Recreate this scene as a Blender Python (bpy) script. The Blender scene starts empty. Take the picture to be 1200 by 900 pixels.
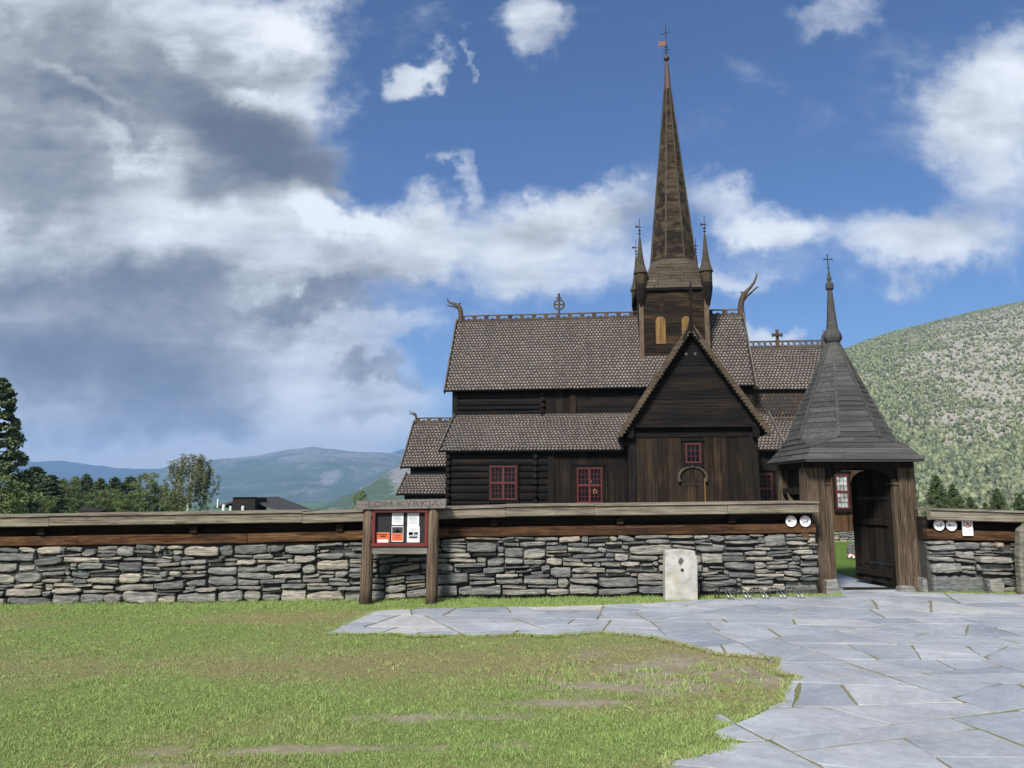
import bpy, bmesh, math, random
import numpy as np
from mathutils import Vector, Matrix
random.seed(7); rng = np.random.default_rng(11)
R = math.radians
scene = bpy.context.scene
col = scene.collection
EZ = 1.65; PITCH = R(8.1); FOC = 900.0

# ------------------------------------------------------------------ noise
def _hash(ix, iy, seed):
    h = (ix.astype(np.int64) * 374761393 + iy.astype(np.int64) * 668265263 + seed * 974634777) & 0xffffffff
    h = ((h ^ (h >> 13)) * 1274126177) & 0xffffffff
    return ((h ^ (h >> 16)) & 0xffff) / 65535.0
def vnoise(x, y, seed=0):
    x = np.asarray(x, float); y = np.asarray(y, float)
    ix = np.floor(x); iy = np.floor(y); fx = x - ix; fy = y - iy
    fx = fx * fx * (3 - 2 * fx); fy = fy * fy * (3 - 2 * fy)
    a = _hash(ix, iy, seed); b = _hash(ix + 1, iy, seed); c = _hash(ix, iy + 1, seed); d = _hash(ix + 1, iy + 1, seed)
    return (a * (1 - fx) + b * fx) * (1 - fy) + (c * (1 - fx) + d * fx) * fy
def fbm(x, y, oct=4, seed=0):
    v = 0; a = .5; t = 0
    for i in range(oct):
        v = v + a * vnoise(x * 2 ** i, y * 2 ** i, seed + i); t += a; a *= .5
    return v / t
def ss(a, b, x):
    t = np.clip((np.asarray(x, float) - a) / (b - a), 0, 1); return t * t * (3 - 2 * t)

def ground_z(x, y):
    x = np.asarray(x, float); y = np.asarray(y, float)
    z = .0115 * np.clip(x, -12, 12) * (1 - ss(16, 30, y))
    z = z - .5 * ss(14, 34, y)
    z = z - np.clip(.03 * np.maximum(0, y - 60), 0, 45)
    return z
def gz(x, y): return float(ground_z(x, y))

# ------------------------------------------------------------------ materials
def nmat(name):
    m = bpy.data.materials.new(name); m.use_nodes = True
    nt = m.node_tree; b = nt.nodes['Principled BSDF']
    return m, nt, b
def nd(nt, t, **kw):
    n = nt.nodes.new(t)
    for k, v in kw.items():
        if k.startswith('i_'): n.inputs[k[2:].replace('_', ' ')].default_value = v
        else: setattr(n, k, v)
    return n
def ramp(nt, fac, stops, interp='LINEAR'):
    n = nt.nodes.new('ShaderNodeValToRGB'); n.color_ramp.interpolation = interp
    e = n.color_ramp.elements
    while len(e) < len(stops): e.new(.5)
    for i, (p, c) in enumerate(stops):
        e[i].position = p; e[i].color = (*c, 1) if len(c) == 3 else c
    if fac is not None: nt.links.new(fac, n.inputs[0])
    return n
def noise(nt, vec, scale, detail=4, rough=.55, dist=0):
    n = nd(nt, 'ShaderNodeTexNoise'); n.inputs['Scale'].default_value = scale
    n.inputs['Detail'].default_value = detail; n.inputs['Roughness'].default_value = rough
    n.inputs['Distortion'].default_value = dist
    if vec is not None: nt.links.new(vec, n.inputs['Vector'])
    return n
def mapping(nt, scale=(1, 1, 1), src='Object', rot=(0, 0, 0)):
    tc = nd(nt, 'ShaderNodeTexCoord'); mp = nd(nt, 'ShaderNodeMapping')
    mp.inputs['Scale'].default_value = scale; mp.inputs['Rotation'].default_value = rot
    nt.links.new(tc.outputs[src], mp.inputs[0]); return mp.outputs[0]
def mix(nt, fac, a, b, mode='MIX'):
    n = nd(nt, 'ShaderNodeMix', data_type='RGBA', blend_type=mode)
    for s, v in ((0, fac), (6, a), (7, b)):
        if hasattr(v, 'is_linked') or hasattr(v, 'links'): nt.links.new(v, n.inputs[s])
        elif isinstance(v, (int, float)): n.inputs[s].default_value = v
        else: n.inputs[s].default_value = (*v, 1)
    return n.outputs[2]
def math_(nt, op, a, b=None, c=None, clamp=False):
    n = nd(nt, 'ShaderNodeMath', operation=op, use_clamp=clamp)
    for i, v in enumerate((a, b, c)):
        if v is None: continue
        if isinstance(v, (int, float)): n.inputs[i].default_value = v
        else: nt.links.new(v, n.inputs[i])
    return n.outputs[0]
def bump(nt, b, h, strength=.5, dist=.02):
    n = nd(nt, 'ShaderNodeBump'); n.inputs['Strength'].default_value = strength; n.inputs['Distance'].default_value = dist
    nt.links.new(h, n.inputs['Height']); nt.links.new(n.outputs[0], b.inputs['Normal'])

def wood(name, cols, grain='X', island=.35, scale=1.0, patch=None, patch_amt=.5, rough=.92, bstr=.6, spec=.12, crack=.75, pt=(.52, .66)):
    """weathered timber: streaks along the grain, board to board variation, worn patches"""
    m, nt, b = nmat(name)
    st = {'X': (1.2, 14, 14), 'Y': (14, 1.2, 14), 'Z': (14, 14, 1.2)}[grain]
    v = mapping(nt, tuple(s * scale for s in st))
    geo = nd(nt, 'ShaderNodeNewGeometry')
    off = nd(nt, 'ShaderNodeVectorMath', operation='ADD')
    mul = math_(nt, 'MULTIPLY', geo.outputs['Random Per Island'], 57.0)
    cb = nd(nt, 'ShaderNodeCombineXYZ')
    for i in range(3): nt.links.new(mul, cb.inputs[i])
    nt.links.new(v, off.inputs[0]); nt.links.new(cb.outputs[0], off.inputs[1])
    n1 = noise(nt, off.outputs[0], 1.6, 6, .65, .6)
    n2 = noise(nt, mapping(nt, (1.1 * scale,) * 3), 1.0, 5, .6)
    f = math_(nt, 'ADD', math_(nt, 'MULTIPLY', n1.outputs[0], .65), math_(nt, 'MULTIPLY', n2.outputs[0], .35))
    f = math_(nt, 'ADD', f, math_(nt, 'MULTIPLY', math_(nt, 'SUBTRACT', geo.outputs['Random Per Island'], .5), island))
    r = ramp(nt, f, [(.3, cols[0]), (.5, cols[1]), (.7, cols[2])])
    c = r.outputs[0]
    if patch:
        n3 = noise(nt, mapping(nt, tuple(s * scale * .12 + .25 for s in st)), 1.5, 5, .7)
        k = ramp(nt, n3.outputs[0], [(pt[0], (0, 0, 0)), (pt[1], (1, 1, 1))])
        c = mix(nt, math_(nt, 'MULTIPLY', k.outputs[0], patch_amt), c, patch)
    cm = nd(nt, 'ShaderNodeVectorMath', operation='MULTIPLY'); cm.inputs[1].default_value = tuple(.28 if q < 5 else 1.25 for q in st)
    nt.links.new(off.outputs[0], cm.inputs[0]); n4 = noise(nt, cm.outputs[0], 1.0, 3, .5, .4)
    ck = ramp(nt, n4.outputs[0], [(.455, (0, 0, 0)), (.49, (1, 1, 1)), (.51, (1, 1, 1)), (.545, (0, 0, 0))])
    c = mix(nt, math_(nt, 'MULTIPLY', ck.outputs[0], crack), c, tuple(q * .45 for q in cols[0]))
    nt.links.new(c, b.inputs['Base Color'])
    b.inputs['Roughness'].default_value = rough; b.inputs['Specular IOR Level'].default_value = spec
    bump(nt, b, n1.outputs[0], bstr, .012 / scale)
    return m

M = {}
M['tar_h'] = wood('tarred_boards', [(.006, .0055, .006), (.0105, .009, .009), (.019, .015, .013)], 'X', .22, .6, (.05, .03, .017), .3)
M['tar_v'] = wood('tarred_planks', [(.0065, .006, .0058), (.012, .0095, .0085), (.022, .0165, .013)], 'Z', .25, .6, (.052, .032, .018), .35)
M['brown_v'] = wood('brown_planks', [(.011, .008, .0065), (.020, .0145, .0105), (.036, .025, .017)], 'Z', .28, .6, (.085, .052, .028), .45)
M['sunny_v'] = wood('sunlit_planks', [(.05, .028, .014), (.095, .054, .026), (.15, .09, .043)], 'Z', .3, .6)  # lighter, warmer planks: sunlight on the boards is put into the colour
M['tower_h'] = wood('tower_boards', [(.010, .008, .007), (.020, .015, .011), (.042, .029, .018)], 'X', .22, .6, (.11, .062, .026), .6)
M['yellow_v'] = wood('honey_planks', [(.12, .07, .027), (.19, .112, .044), (.26, .16, .066)], 'Z', .2, .8)
M['grey_trim'] = wood('weathered_trim', [(.06, .052, .045), (.12, .105, .09), (.2, .175, .15)], 'Z', .2, .8)
M['crest'] = wood('carved_oak', [(.035, .027, .02), (.08, .06, .042), (.15, .115, .08)], 'X', .2, 1.2)
M['cap'] = wood('weathered_cap', [(.10, .085, .063), (.205, .178, .133), (.31, .272, .21)], 'X', .25, 1.8, (.06, .05, .04), .6)
M['sill'] = wood('ochre_log', [(.03, .015, .009), (.095, .048, .022), (.19, .108, .052)], 'X', .12, 2.2, (.024, .014, .010), .8, bstr=1.0, crack=.9, pt=(.46, .6))
M['shadedlog'] = wood('shaded_log', [(.012, .009, .008), (.025, .018, .014), (.045, .03, .02)], 'X', .2, .8)  # shade of the recess under the cap is put into this tone
M['gate_v'] = wood('gate_posts', [(.028, .02, .014), (.085, .061, .041), (.165, .125, .088)], 'Z', .2, 1.7, (.06, .045, .033), .5, bstr=1.0)
M['gate_dark'] = wood('gate_door', [(.008, .0065, .006), (.0155, .0125, .0105), (.027, .021, .017)], 'Z', .25, .9)
M['gate_roof'] = wood('grey_roof_boards', [(.035, .035, .034), (.06, .059, .057), (.10, .098, .094)], 'X', .18, .8, crack=.25)
M['post'] = wood('board_posts', [(.05, .035, .024), (.12, .087, .06), (.21, .16, .115)], 'Z', .2, 2.2, (.07, .05, .035), .5)
M['header'] = wood('grey_header', [(.07, .063, .056), (.14, .128, .115), (.22, .205, .185)], 'X', .2, 1.4, crack=.15)
M['spire'] = wood('spire_shingles', [(.028, .021, .014), (.06, .044, .028), (.10, .076, .05)], 'X', .14, .8, (.012, .010, .009), .9, pt=(.45, .58), crack=.2)
M['skirt'] = wood('skirt_shingles', [(.045, .037, .028), (.075, .062, .046), (.115, .095, .071)], 'X', .12, .7, (.045, .036, .027), .5)

M['batten'] = wood('arris_battens', [(.045, .037, .028), (.075, .062, .046), (.11, .092, .07)], 'Z', .1, .8)
def plain(name, c, rough=.6, metal=0, spec=.4, vary=.25, sc=12):
    m, nt, b = nmat(name)
    n = noise(nt, mapping(nt), sc, 5, .6)
    r = ramp(nt, n.outputs[0], [(.3, tuple(x * (1 - vary) for x in c)), (.7, tuple(min(1, x * (1 + vary)) for x in c))])
    nt.links.new(r.outputs[0], b.inputs['Base Color'])
    b.inputs['Roughness'].default_value = rough; b.inputs['Metallic'].default_value = metal; b.inputs['Specular IOR Level'].default_value = spec
    return m
M['iron'] = plain('black_iron', (.02, .018, .017), .6, .3)
M['steel'] = plain('bright_steel', (.24, .245, .25), .3, 1.0)
M['red'] = plain('red_paint', (.088, .0135, .0115), .5)
M['redw'] = plain('board_red', (.12, .02, .018), .45)
M['white'] = plain('white_enamel', (.78, .78, .76), .4, vary=.04)
M['paper'] = plain('paper', (.6, .61, .61), .7, vary=.04)
M['orange'] = plain('orange_print', (.55, .10, .03), .6, vary=.06)
M['ink'] = plain('black_ink', (.03, .03, .033), .6)
M['inkgrey'] = plain('grey_ink', (.33, .33, .34), .6)
M['signred'] = plain('sign_red', (.55, .03, .03), .5, vary=.05)
M['felt'] = plain('black_felt', (.012, .013, .014), .8)
M['copper'] = plain('copper_cap', (.075, .042, .034), .6, .2)
M['gold'] = plain('gilded_vane', (.15, .06, .03), .45, .4)
def glass(name, c, rough=.08, spec=.5):
    m, nt, b = nmat(name)
    n = noise(nt, mapping(nt), 3.0, 2)
    r = ramp(nt, n.outputs[0], [(.35, tuple(x * .5 for x in c)), (.65, tuple(x * 1.5 for x in c))])
    nt.links.new(r.outputs[0], b.inputs['Base Color']); b.inputs['Roughness'].default_value = rough; b.inputs['Specular IOR Level'].default_value = spec
    return m
M['glass'] = glass('dark_glass', (.006, .007, .009), .1, .09)
M['skyglass'] = glass('sky_reflection_glass', (.3, .33, .33), .15, .5)  # pale base colour stands for sky mirrored in the pane

def shingle_mat(name, cols, rust):
    m, nt, b = nmat(name)
    geo = nd(nt, 'ShaderNodeNewGeometry')
    n2 = noise(nt, mapping(nt, (.35, .35, .35)), 1.4, 5, .6)
    n1 = noise(nt, mapping(nt, (6, 6, 6)), 1.5, 4, .6)
    f = math_(nt, 'ADD', math_(nt, 'MULTIPLY', geo.outputs['Random Per Island'], .24), math_(nt, 'MULTIPLY', n2.outputs[0], .66))
    f = math_(nt, 'ADD', f, math_(nt, 'MULTIPLY', n1.outputs[0], .24))
    ns = noise(nt, mapping(nt, (1.6, .16, .16)), 1.3, 6, .7); f = math_(nt, 'ADD', f, math_(nt, 'MULTIPLY', math_(nt, 'SUBTRACT', ns.outputs[0], .5), .75))
    r = ramp(nt, f, [(.25, cols[0]), (.5, cols[1]), (.8, cols[2])])
    k = math_(nt, 'GREATER_THAN', math_(nt, 'FRACT', math_(nt, 'MULTIPLY', geo.outputs['Random Per Island'], 37.0)), .93)
    c = mix(nt, math_(nt, 'MULTIPLY', k, .55), r.outputs[0], rust)
    nt.links.new(c, b.inputs['Base Color']); b.inputs['Roughness'].default_value = .8; b.inputs['Specular IOR Level'].default_value = .3
    bump(nt, b, n1.outputs[0], .4, .01)
    return m
M['shingle'] = shingle_mat('roof_shingles', [(.075, .062, .052), (.14, .120, .102), (.215, .188, .163)], (.18, .125, .08))
M['shingle_dk'] = shingle_mat('tarred_shingles', [(.02, .015, .012), (.04, .03, .023), (.08, .055, .035)], (.16, .085, .03))
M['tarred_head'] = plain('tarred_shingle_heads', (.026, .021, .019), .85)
M['under'] = plain('roof_underlay', (.012, .010, .009), .9)

def stone_mat(name='wall_stone', bright=1.0):
    m, nt, b = nmat(name)
    geo = nd(nt, 'ShaderNodeNewGeometry')
    rnd = geo.outputs['Random Per Island']
    v = mapping(nt, (1, 1, 2.6))
    off = nd(nt, 'ShaderNodeVectorMath', operation='ADD'); cb = nd(nt, 'ShaderNodeCombineXYZ')
    mul = math_(nt, 'MULTIPLY', rnd, 91.0)
    for i in range(3): nt.links.new(mul, cb.inputs[i])
    nt.links.new(v, off.inputs[0]); nt.links.new(cb.outputs[0], off.inputs[1])
    n1 = noise(nt, off.outputs[0], 7, 8, .68, .3)
    n2 = noise(nt, off.outputs[0], 28, 6, .7)
    w = nd(nt, 'ShaderNodeTexNoise'); w.inputs['Scale'].default_value = 2.2; w.inputs['Detail'].default_value = 6
    mp = nd(nt, 'ShaderNodeMapping'); mp.inputs['Scale'].default_value = (1, 1, 7); nt.links.new(off.outputs[0], mp.inputs[0]); nt.links.new(mp.outputs[0], w.inputs['Vector'])
    base = ramp(nt, rnd, [(0, (.085, .092, .094)), (.24, (.14, .145, .142)), (.44, (.21, .203, .185)), (.6, (.155, .16, .157)), (.78, (.26, .24, .20)), (.88, (.105, .115, .12)), (.95, (.3, .285, .25)), (1, (.22, .19, .15))])
    tone = ramp(nt, n1.outputs[0], [(.28, (.42, .42, .44)), (.5, (1, 1, 1)), (.72, (1.55, 1.5, 1.42))])
    c = mix(nt, 1.0, base.outputs[0], tone.outputs[0], 'MULTIPLY')
    lay = ramp(nt, w.outputs[0], [(.4, (.72, .72, .74)), (.6, (1.15, 1.15, 1.12))])
    c = mix(nt, 1.0, c, lay.outputs[0], 'MULTIPLY')
    n3 = noise(nt, off.outputs[0], 4.0, 6, .7)
    k = ramp(nt, n3.outputs[0], [(.62, (0, 0, 0)), (.7, (1, 1, 1))])
    c = mix(nt, math_(nt, 'MULTIPLY', k.outputs[0], .45), c, (.36, .34, .27))
    c = mix(nt, 1.0, c, (1.16, 1.14, 1.09), 'MULTIPLY')
    if bright != 1: c = mix(nt, 1.0, c, (bright,) * 3, 'MULTIPLY')
    nt.links.new(c, b.inputs['Base Color']); b.inputs['Roughness'].default_value = .8; b.inputs['Specular IOR Level'].default_value = .35
    h = math_(nt, 'ADD', math_(nt, 'MULTIPLY', n1.outputs[0], .7), math_(nt, 'ADD', math_(nt, 'MULTIPLY', n2.outputs[0], .25), math_(nt, 'MULTIPLY', w.outputs[0], .6)))
    bump(nt, b, h, .9, .03)
    return m
M['stone'] = stone_mat()
M['core'] = plain('wall_core', (.045, .043, .04), .95, vary=.5)

def slab_mat():
    m, nt, b = nmat('blue_grey_slabs')
    geo = nd(nt, 'ShaderNodeNewGeometry'); rnd = geo.outputs['Random Per Island']
    v = mapping(nt)
    n1 = noise(nt, v, 1.6, 7, .62); n2 = noise(nt, v, 14, 6, .7)
    vr = nd(nt, 'ShaderNodeVectorRotate', rotation_type='Z_AXIS'); nt.links.new(v, vr.inputs['Vector']); nt.links.new(math_(nt, 'MULTIPLY', rnd, 40.0), vr.inputs['Angle'])
    vm = nd(nt, 'ShaderNodeVectorMath', operation='MULTIPLY'); vm.inputs[1].default_value = (1, 4.5, 1); nt.links.new(vr.outputs[0], vm.inputs[0])
    n4 = noise(nt, vm.outputs[0], 1.3, 7, .65, .5)
    base = ramp(nt, rnd, [(0, (.21, .236, .274)), (.22, (.295, .317, .345)), (.45, (.335, .352, .375)), (.65, (.25, .276, .312)), (.85, (.355, .366, .378)), (.93, (.275, .30, .336)), (1, (.42, .412, .395))])
    tone = ramp(nt, n1.outputs[0], [(.3, (.8, .8, .82)), (.7, (1.17, 1.16, 1.14))])
    c = mix(nt, 1.0, base.outputs[0], tone.outputs[0], 'MULTIPLY')
    t2 = ramp(nt, n2.outputs[0], [(.3, (.84, .84, .84)), (.68, (1.12, 1.12, 1.12))])
    c = mix(nt, 1.0, c, t2.outputs[0], 'MULTIPLY')
    t3 = ramp(nt, n4.outputs[0], [(.36, (.9, .9, .91)), (.64, (1.08, 1.08, 1.07))])
    c = mix(nt, 1.0, c, t3.outputs[0], 'MULTIPLY')
    n5 = noise(nt, v, .9, 8, .75); k = ramp(nt, n5.outputs[0], [(.5, (0, 0, 0)), (.7, (1, 1, 1))])
    c = mix(nt, math_(nt, 'MULTIPLY', k.outputs[0], .45), c, (.29, .272, .245))
    n6 = noise(nt, v, 46, 3, .6); k6 = ramp(nt, n6.outputs[0], [(.66, (0, 0, 0)), (.72, (1, 1, 1))]); c = mix(nt, math_(nt, 'MULTIPLY', k6.outputs[0], .45), c, (.16, .155, .15))
    n7 = noise(nt, vm.outputs[0], 5.0, 3, .5, 1.5); k7 = ramp(nt, n7.outputs[0], [(.485, (0, 0, 0)), (.5, (1, 1, 1)), (.515, (0, 0, 0))]); c = mix(nt, math_(nt, 'MULTIPLY', k7.outputs[0], .22), c, (.5, .5, .5))
    nt.links.new(c, b.inputs['Base Color']); b.inputs['Roughness'].default_value = .62; b.inputs['Specular IOR Level'].default_value = .4
    h = math_(nt, 'ADD', math_(nt, 'MULTIPLY', n2.outputs[0], .4), math_(nt, 'ADD', n4.outputs[0], n1.outputs[0]))
    bump(nt, b, h, .35, .02)
    return m
M['slab'] = slab_mat()

def stele_mat():
    m, nt, b = nmat('lichen_marble')
    v = mapping(nt)
    n1 = noise(nt, v, 4, 7, .7); n2 = noise(nt, v, 13, 6, .75); n3 = noise(nt, v, 3.1, 4, .6, 1.0)
    c = ramp(nt, n1.outputs[0], [(.3, (.20, .19, .165)), (.48, (.36, .345, .31)), (.7, (.50, .485, .44))]).outputs[0]
    k = ramp(nt, n3.outputs[0], [(.56, (0, 0, 0)), (.66, (1, 1, 1))])
    c = mix(nt, math_(nt, 'MULTIPLY', k.outputs[0], .6), c, (.40, .33, .17))
    k2 = ramp(nt, n2.outputs[0], [(.6, (0, 0, 0)), (.68, (1, 1, 1))])
    c = mix(nt, math_(nt, 'MULTIPLY', k2.outputs[0], .65), c, (.15, .145, .14))
    nt.links.new(c, b.inputs['Base Color']); b.inputs['Roughness'].default_value = .8
    bump(nt, b, n2.outputs[0], .5, .02)
    return m
M['stele'] = stele_mat()
M['slate'] = stone_mat('slate_post', .55)
M['slate'].node_tree.nodes

def grass_mats():
    # lawn ground: vertex attributes 'dry' and 'dirt' hold where the turf is dry or worn through
    m, nt, b = nmat('lawn_soil')
    v = mapping(nt)
    a = nd(nt, 'ShaderNodeAttribute', attribute_name='dry'); d = nd(nt, 'ShaderNodeAttribute', attribute_name='dirt')
    f = nd(nt, 'ShaderNodeAttribute', attribute_name='yard')
    n = noise(nt, v, 22, 6, .75)
    gcol = ramp(nt, n.outputs[0], [(.3, (.08, .11, .03)), (.7, (.17, .21, .07))]).outputs[0]
    dcol = ramp(nt, n.outputs[0], [(.3, (.12, .10, .045)), (.7, (.24, .205, .105))]).outputs[0]
    soil = ramp(nt, noise(nt, v, 9, 7, .75).outputs[0], [(.3, (.17, .14, .098)), (.7, (.31, .268, .195))]).outputs[0]
    yd = ramp(nt, noise(nt, v, 3, 6, .8).outputs[0], [(.3, (.055, .10, .014)), (.7, (.12, .19, .035))]).outputs[0]
    c = mix(nt, a.outputs['Fac'], gcol, dcol)
    c = mix(nt, f.outputs['Fac'], c, yd)
    c = mix(nt, d.outputs['Fac'], c, soil)
    nt.links.new(c, b.inputs['Base Color']); b.inputs['Roughness'].default_value = .95; b.inputs['Specular IOR Level'].default_value = .1
    bump(nt, b, n.outputs[0], .6, .02)
    M['ground'] = m
    m, nt, b = nmat('grass_blades')
    a = nd(nt, 'ShaderNodeAttribute', attribute_name='dry')
    geo = nd(nt, 'ShaderNodeNewGeometry')
    g_ = ramp(nt, geo.outputs['Random Per Island'], [(0, (.12, .20, .042)), (.5, (.21, .32, .08)), (1, (.33, .43, .145))]).outputs[0]
    y_ = ramp(nt, geo.outputs['Random Per Island'], [(0, (.21, .20, .08)), (.6, (.32, .305, .14)), (1, (.40, .36, .20))]).outputs[0]
    c = mix(nt, a.outputs['Fac'], g_, y_)
    nt.links.new(c, b.inputs['Base Color']); b.inputs['Roughness'].default_value = .6; b.inputs['Specular IOR Level'].default_value = .25
    M['grass'] = m
grass_mats()

def leaf_mat(name, c1, c2, tr=.25):
    m, nt, b = nmat(name)
    geo = nd(nt, 'ShaderNodeNewGeometry')
    n = noise(nt, mapping(nt), .9, 3)
    f = math_(nt, 'ADD', math_(nt, 'MULTIPLY', geo.outputs['Random Per Island'], .6), math_(nt, 'MULTIPLY', n.outputs[0], .5))
    r = ramp(nt, f, [(.2, c1), (.85, c2)])
    nt.links.new(r.outputs[0], b.inputs['Base Color']); b.inputs['Roughness'].default_value = .6; b.inputs['Specular IOR Level'].default_value = .25
    return m
M['leaf_dark'] = leaf_mat('spruce_leaf', (.045, .072, .034), (.13, .17, .08))
M['leaf_mid'] = leaf_mat('broad_leaf', (.06, .09, .03), (.18, .22, .08))
M['leaf_birch'] = leaf_mat('birch_leaf', (.075, .09, .035), (.19, .205, .095))
M['leaf_pine'] = leaf_mat('pine_leaf', (.035, .06, .026), (.125, .16, .062))
M['leaf_hill'] = leaf_mat('hill_leaf', (.045, .066, .036), (.235, .255, .125))
M['bark'] = plain('bark', (.07, .055, .042), .9, vary=.5)
M['birchbark'] = plain('birch_bark', (.4, .38, .35), .8, vary=.5)

def hill_mat(name, rock1, rock2, g1, g2, bias, sc):
    m, nt, b = nmat(name)
    v = mapping(nt)
    n1 = noise(nt, v, sc, 9, .65, .4); n2 = noise(nt, v, sc * 14, 6, .75); n3 = noise(nt, v, sc * 40, 4, .7)
    rk = ramp(nt, n2.outputs[0], [(.3, rock1), (.7, rock2)]).outputs[0]
    gr = ramp(nt, n3.outputs[0], [(.3, g1), (.7, g2)]).outputs[0]
    z = nd(nt, 'ShaderNodeAttribute', attribute_name='rocky')
    f = math_(nt, 'ADD', math_(nt, 'ADD', math_(nt, 'MULTIPLY', n1.outputs[0], .7), math_(nt, 'MULTIPLY', n2.outputs[0], .5)), math_(nt, 'MULTIPLY', z.outputs['Fac'], .5))
    k = ramp(nt, f, [(bias - .07, (0, 0, 0)), (bias + .07, (1, 1, 1))])
    c = mix(nt, k.outputs[0], gr, rk)
    nt.links.new(c, b.inputs['Base Color']); b.inputs['Roughness'].default_value = .95; b.inputs['Specular IOR Level'].default_value = .1
    return m
M['hill'] = hill_mat('scree_hill', (.19, .178, .14), (.38, .355, .29), (.10, .12, .05), (.2, .205, .11), .62, .012)
M['mount'] = hill_mat('wooded_mountain', (.12, .115, .1), (.30, .29, .26), (.024, .045, .019), (.095, .13, .045), .68, .0035)
M['far'] = hill_mat('far_mountain', (.09, .09, .085), (.18, .175, .16), (.02, .03, .022), (.06, .08, .04), .80, .002)

# ------------------------------------------------------------------ mesh builder
class MB:
    def __init__(s): s.v = []; s.f = []; s.m = []; s.mi = 0
    def add(s, verts, faces):
        o = len(s.v); s.v += [tuple(p) for p in verts]
        for f in faces: s.f.append(tuple(o + i for i in f)); s.m.append(s.mi)
    def box(s, x0, x1, y0, y1, z0, z1):
        s.add([(x0, y0, z0), (x1, y0, z0), (x1, y1, z0), (x0, y1, z0), (x0, y0, z1), (x1, y0, z1), (x1, y1, z1), (x0, y1, z1)],
              [(0, 3, 2, 1), (4, 5, 6, 7), (0, 1, 5, 4), (1, 2, 6, 5), (2, 3, 7, 6), (3, 0, 4, 7)])
    def bbox(s, x0, x1, y0, y1, z0, z1, c=.01):
        """box whose edges along its longest side are chamfered"""
        d = [x1 - x0, y1 - y0, z1 - z0]; k = d.index(max(d)); a, b_ = [i for i in range(3) if i != k]
        lo = [x0, y0, z0]; hi = [x1, y1, z1]; ring = []
        for (ua, ub) in ((lo[a] + c, lo[b_]), (hi[a] - c, lo[b_]), (hi[a], lo[b_] + c), (hi[a], hi[b_] - c), (hi[a] - c, hi[b_]), (lo[a] + c, hi[b_]), (lo[a], hi[b_] - c), (lo[a], lo[b_] + c)):
            ring.append((ua, ub))
        V = []
        for e in (lo[k], hi[k]):
            for ua, ub in ring:
                p = [0, 0, 0]; p[k] = e; p[a] = ua; p[b_] = ub; V.append(p)
        F = [(i, (i + 1) % 8, (i + 1) % 8 + 8, i + 8) for i in range(8)] + [tuple(range(7, -1, -1)), tuple(range(8, 16))]
        s.add(V, F)
    def hexa(s, b, t):
        """solid from bottom ring b to top ring t (same count)"""
        n = len(b)
        s.add(list(b) + list(t), [tuple(range(n - 1, -1, -1)), tuple(range(n, 2 * n))] + [(i, (i + 1) % n, (i + 1) % n + n, i + n) for i in range(n)])
    def prism(s, poly, axis, d0, d1):
        """extrude a 2D polygon along an axis"""
        def P(u, w, d): return {'y': (u, d, w), 'x': (d, u, w), 'z': (u, w, d)}[axis]
        s.hexa([P(u, w, d0) for u, w in poly], [P(u, w, d1) for u, w in poly])
    def bar(s, p, q, w, h, up=(0, 0, 1)):
        p = Vector(p); q = Vector(q); d = (q - p).normalized(); u = Vector(up)
        r = d.cross(u)
        if r.length < 1e-4: r = d.cross(Vector((1, 0, 0)))
        r.normalize(); u = r.cross(d); r = r * w / 2; u = u * h / 2
        s.hexa([p - r - u, p + r - u, p + r + u, p - r + u], [q - r - u, q + r - u, q + r + u, q - r + u])
    def tube(s, pts, rad, n=8, cap=True):
        pts = [Vector(p) for p in pts]
        if isinstance(rad, (int, float)): rad = [rad] * len(pts)
        V = []; prev = None
        for i, p in enumerate(pts):
            d = (pts[min(i + 1, len(pts) - 1)] - pts[max(i - 1, 0)]).normalized()
            if prev is None:
                a = Vector((0, 0, 1)) if abs(d.z) < .9 else Vector((1, 0, 0))
                u = d.cross(a).normalized()
            else:
                u = (prev - d * prev.dot(d)).normalized()
            prev = u; w = d.cross(u)
            for k in range(n):
                t = 2 * math.pi * k / n; V.append(p + (u * math.cos(t) + w * math.sin(t)) * rad[i])
        F = [(i * n + k, i * n + (k + 1) % n, (i + 1) * n + (k + 1) % n, (i + 1) * n + k) for i in range(len(pts) - 1) for k in range(n)]
        if cap: F += [tuple(range(n - 1, -1, -1)), tuple(range((len(pts) - 1) * n, len(pts) * n))]
        s.add(V, F)
    def lathe(s, c, prof, n=12, rot=0.0):
        """profile [(radius, z)...] about a vertical axis"""
        V = []; N = len(prof)
        for r, z in prof:
            for k in range(n):
                t = rot + 2 * math.pi * k / n; V.append((c[0] + r * math.cos(t), c[1] + r * math.sin(t), c[2] + z))
        F = [(i * n + k, i * n + (k + 1) % n, (i + 1) * n + (k + 1) % n, (i + 1) * n + k) for i in range(N - 1) for k in range(n)]
        F += [tuple(range(n - 1, -1, -1)), tuple(range((N - 1) * n, N * n))]
        s.add(V, F)
    def build(s, name, mat, parent=None, smooth=False, loc=None):
        me = bpy.data.meshes.new(name); me.from_pydata(s.v, [], s.f); 
        mats = mat if isinstance(mat, (list, tuple)) else [mat]
        for k in mats: me.materials.append(M[k] if isinstance(k, str) else k)
        if len(mats) > 1: me.polygons.foreach_set('material_index', s.m)
        bm = bmesh.new(); bm.from_mesh(me); bmesh.ops.recalc_face_normals(bm, faces=bm.faces); bm.to_mesh(me); bm.free()
        if smooth: me.polygons.foreach_set('use_smooth', [True] * len(me.polygons))
        me.update()
        o = bpy.data.objects.new(name, me); col.objects.link(o)
        if parent: o.parent = parent
        if loc is not None: o.location = loc
        return o

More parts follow.
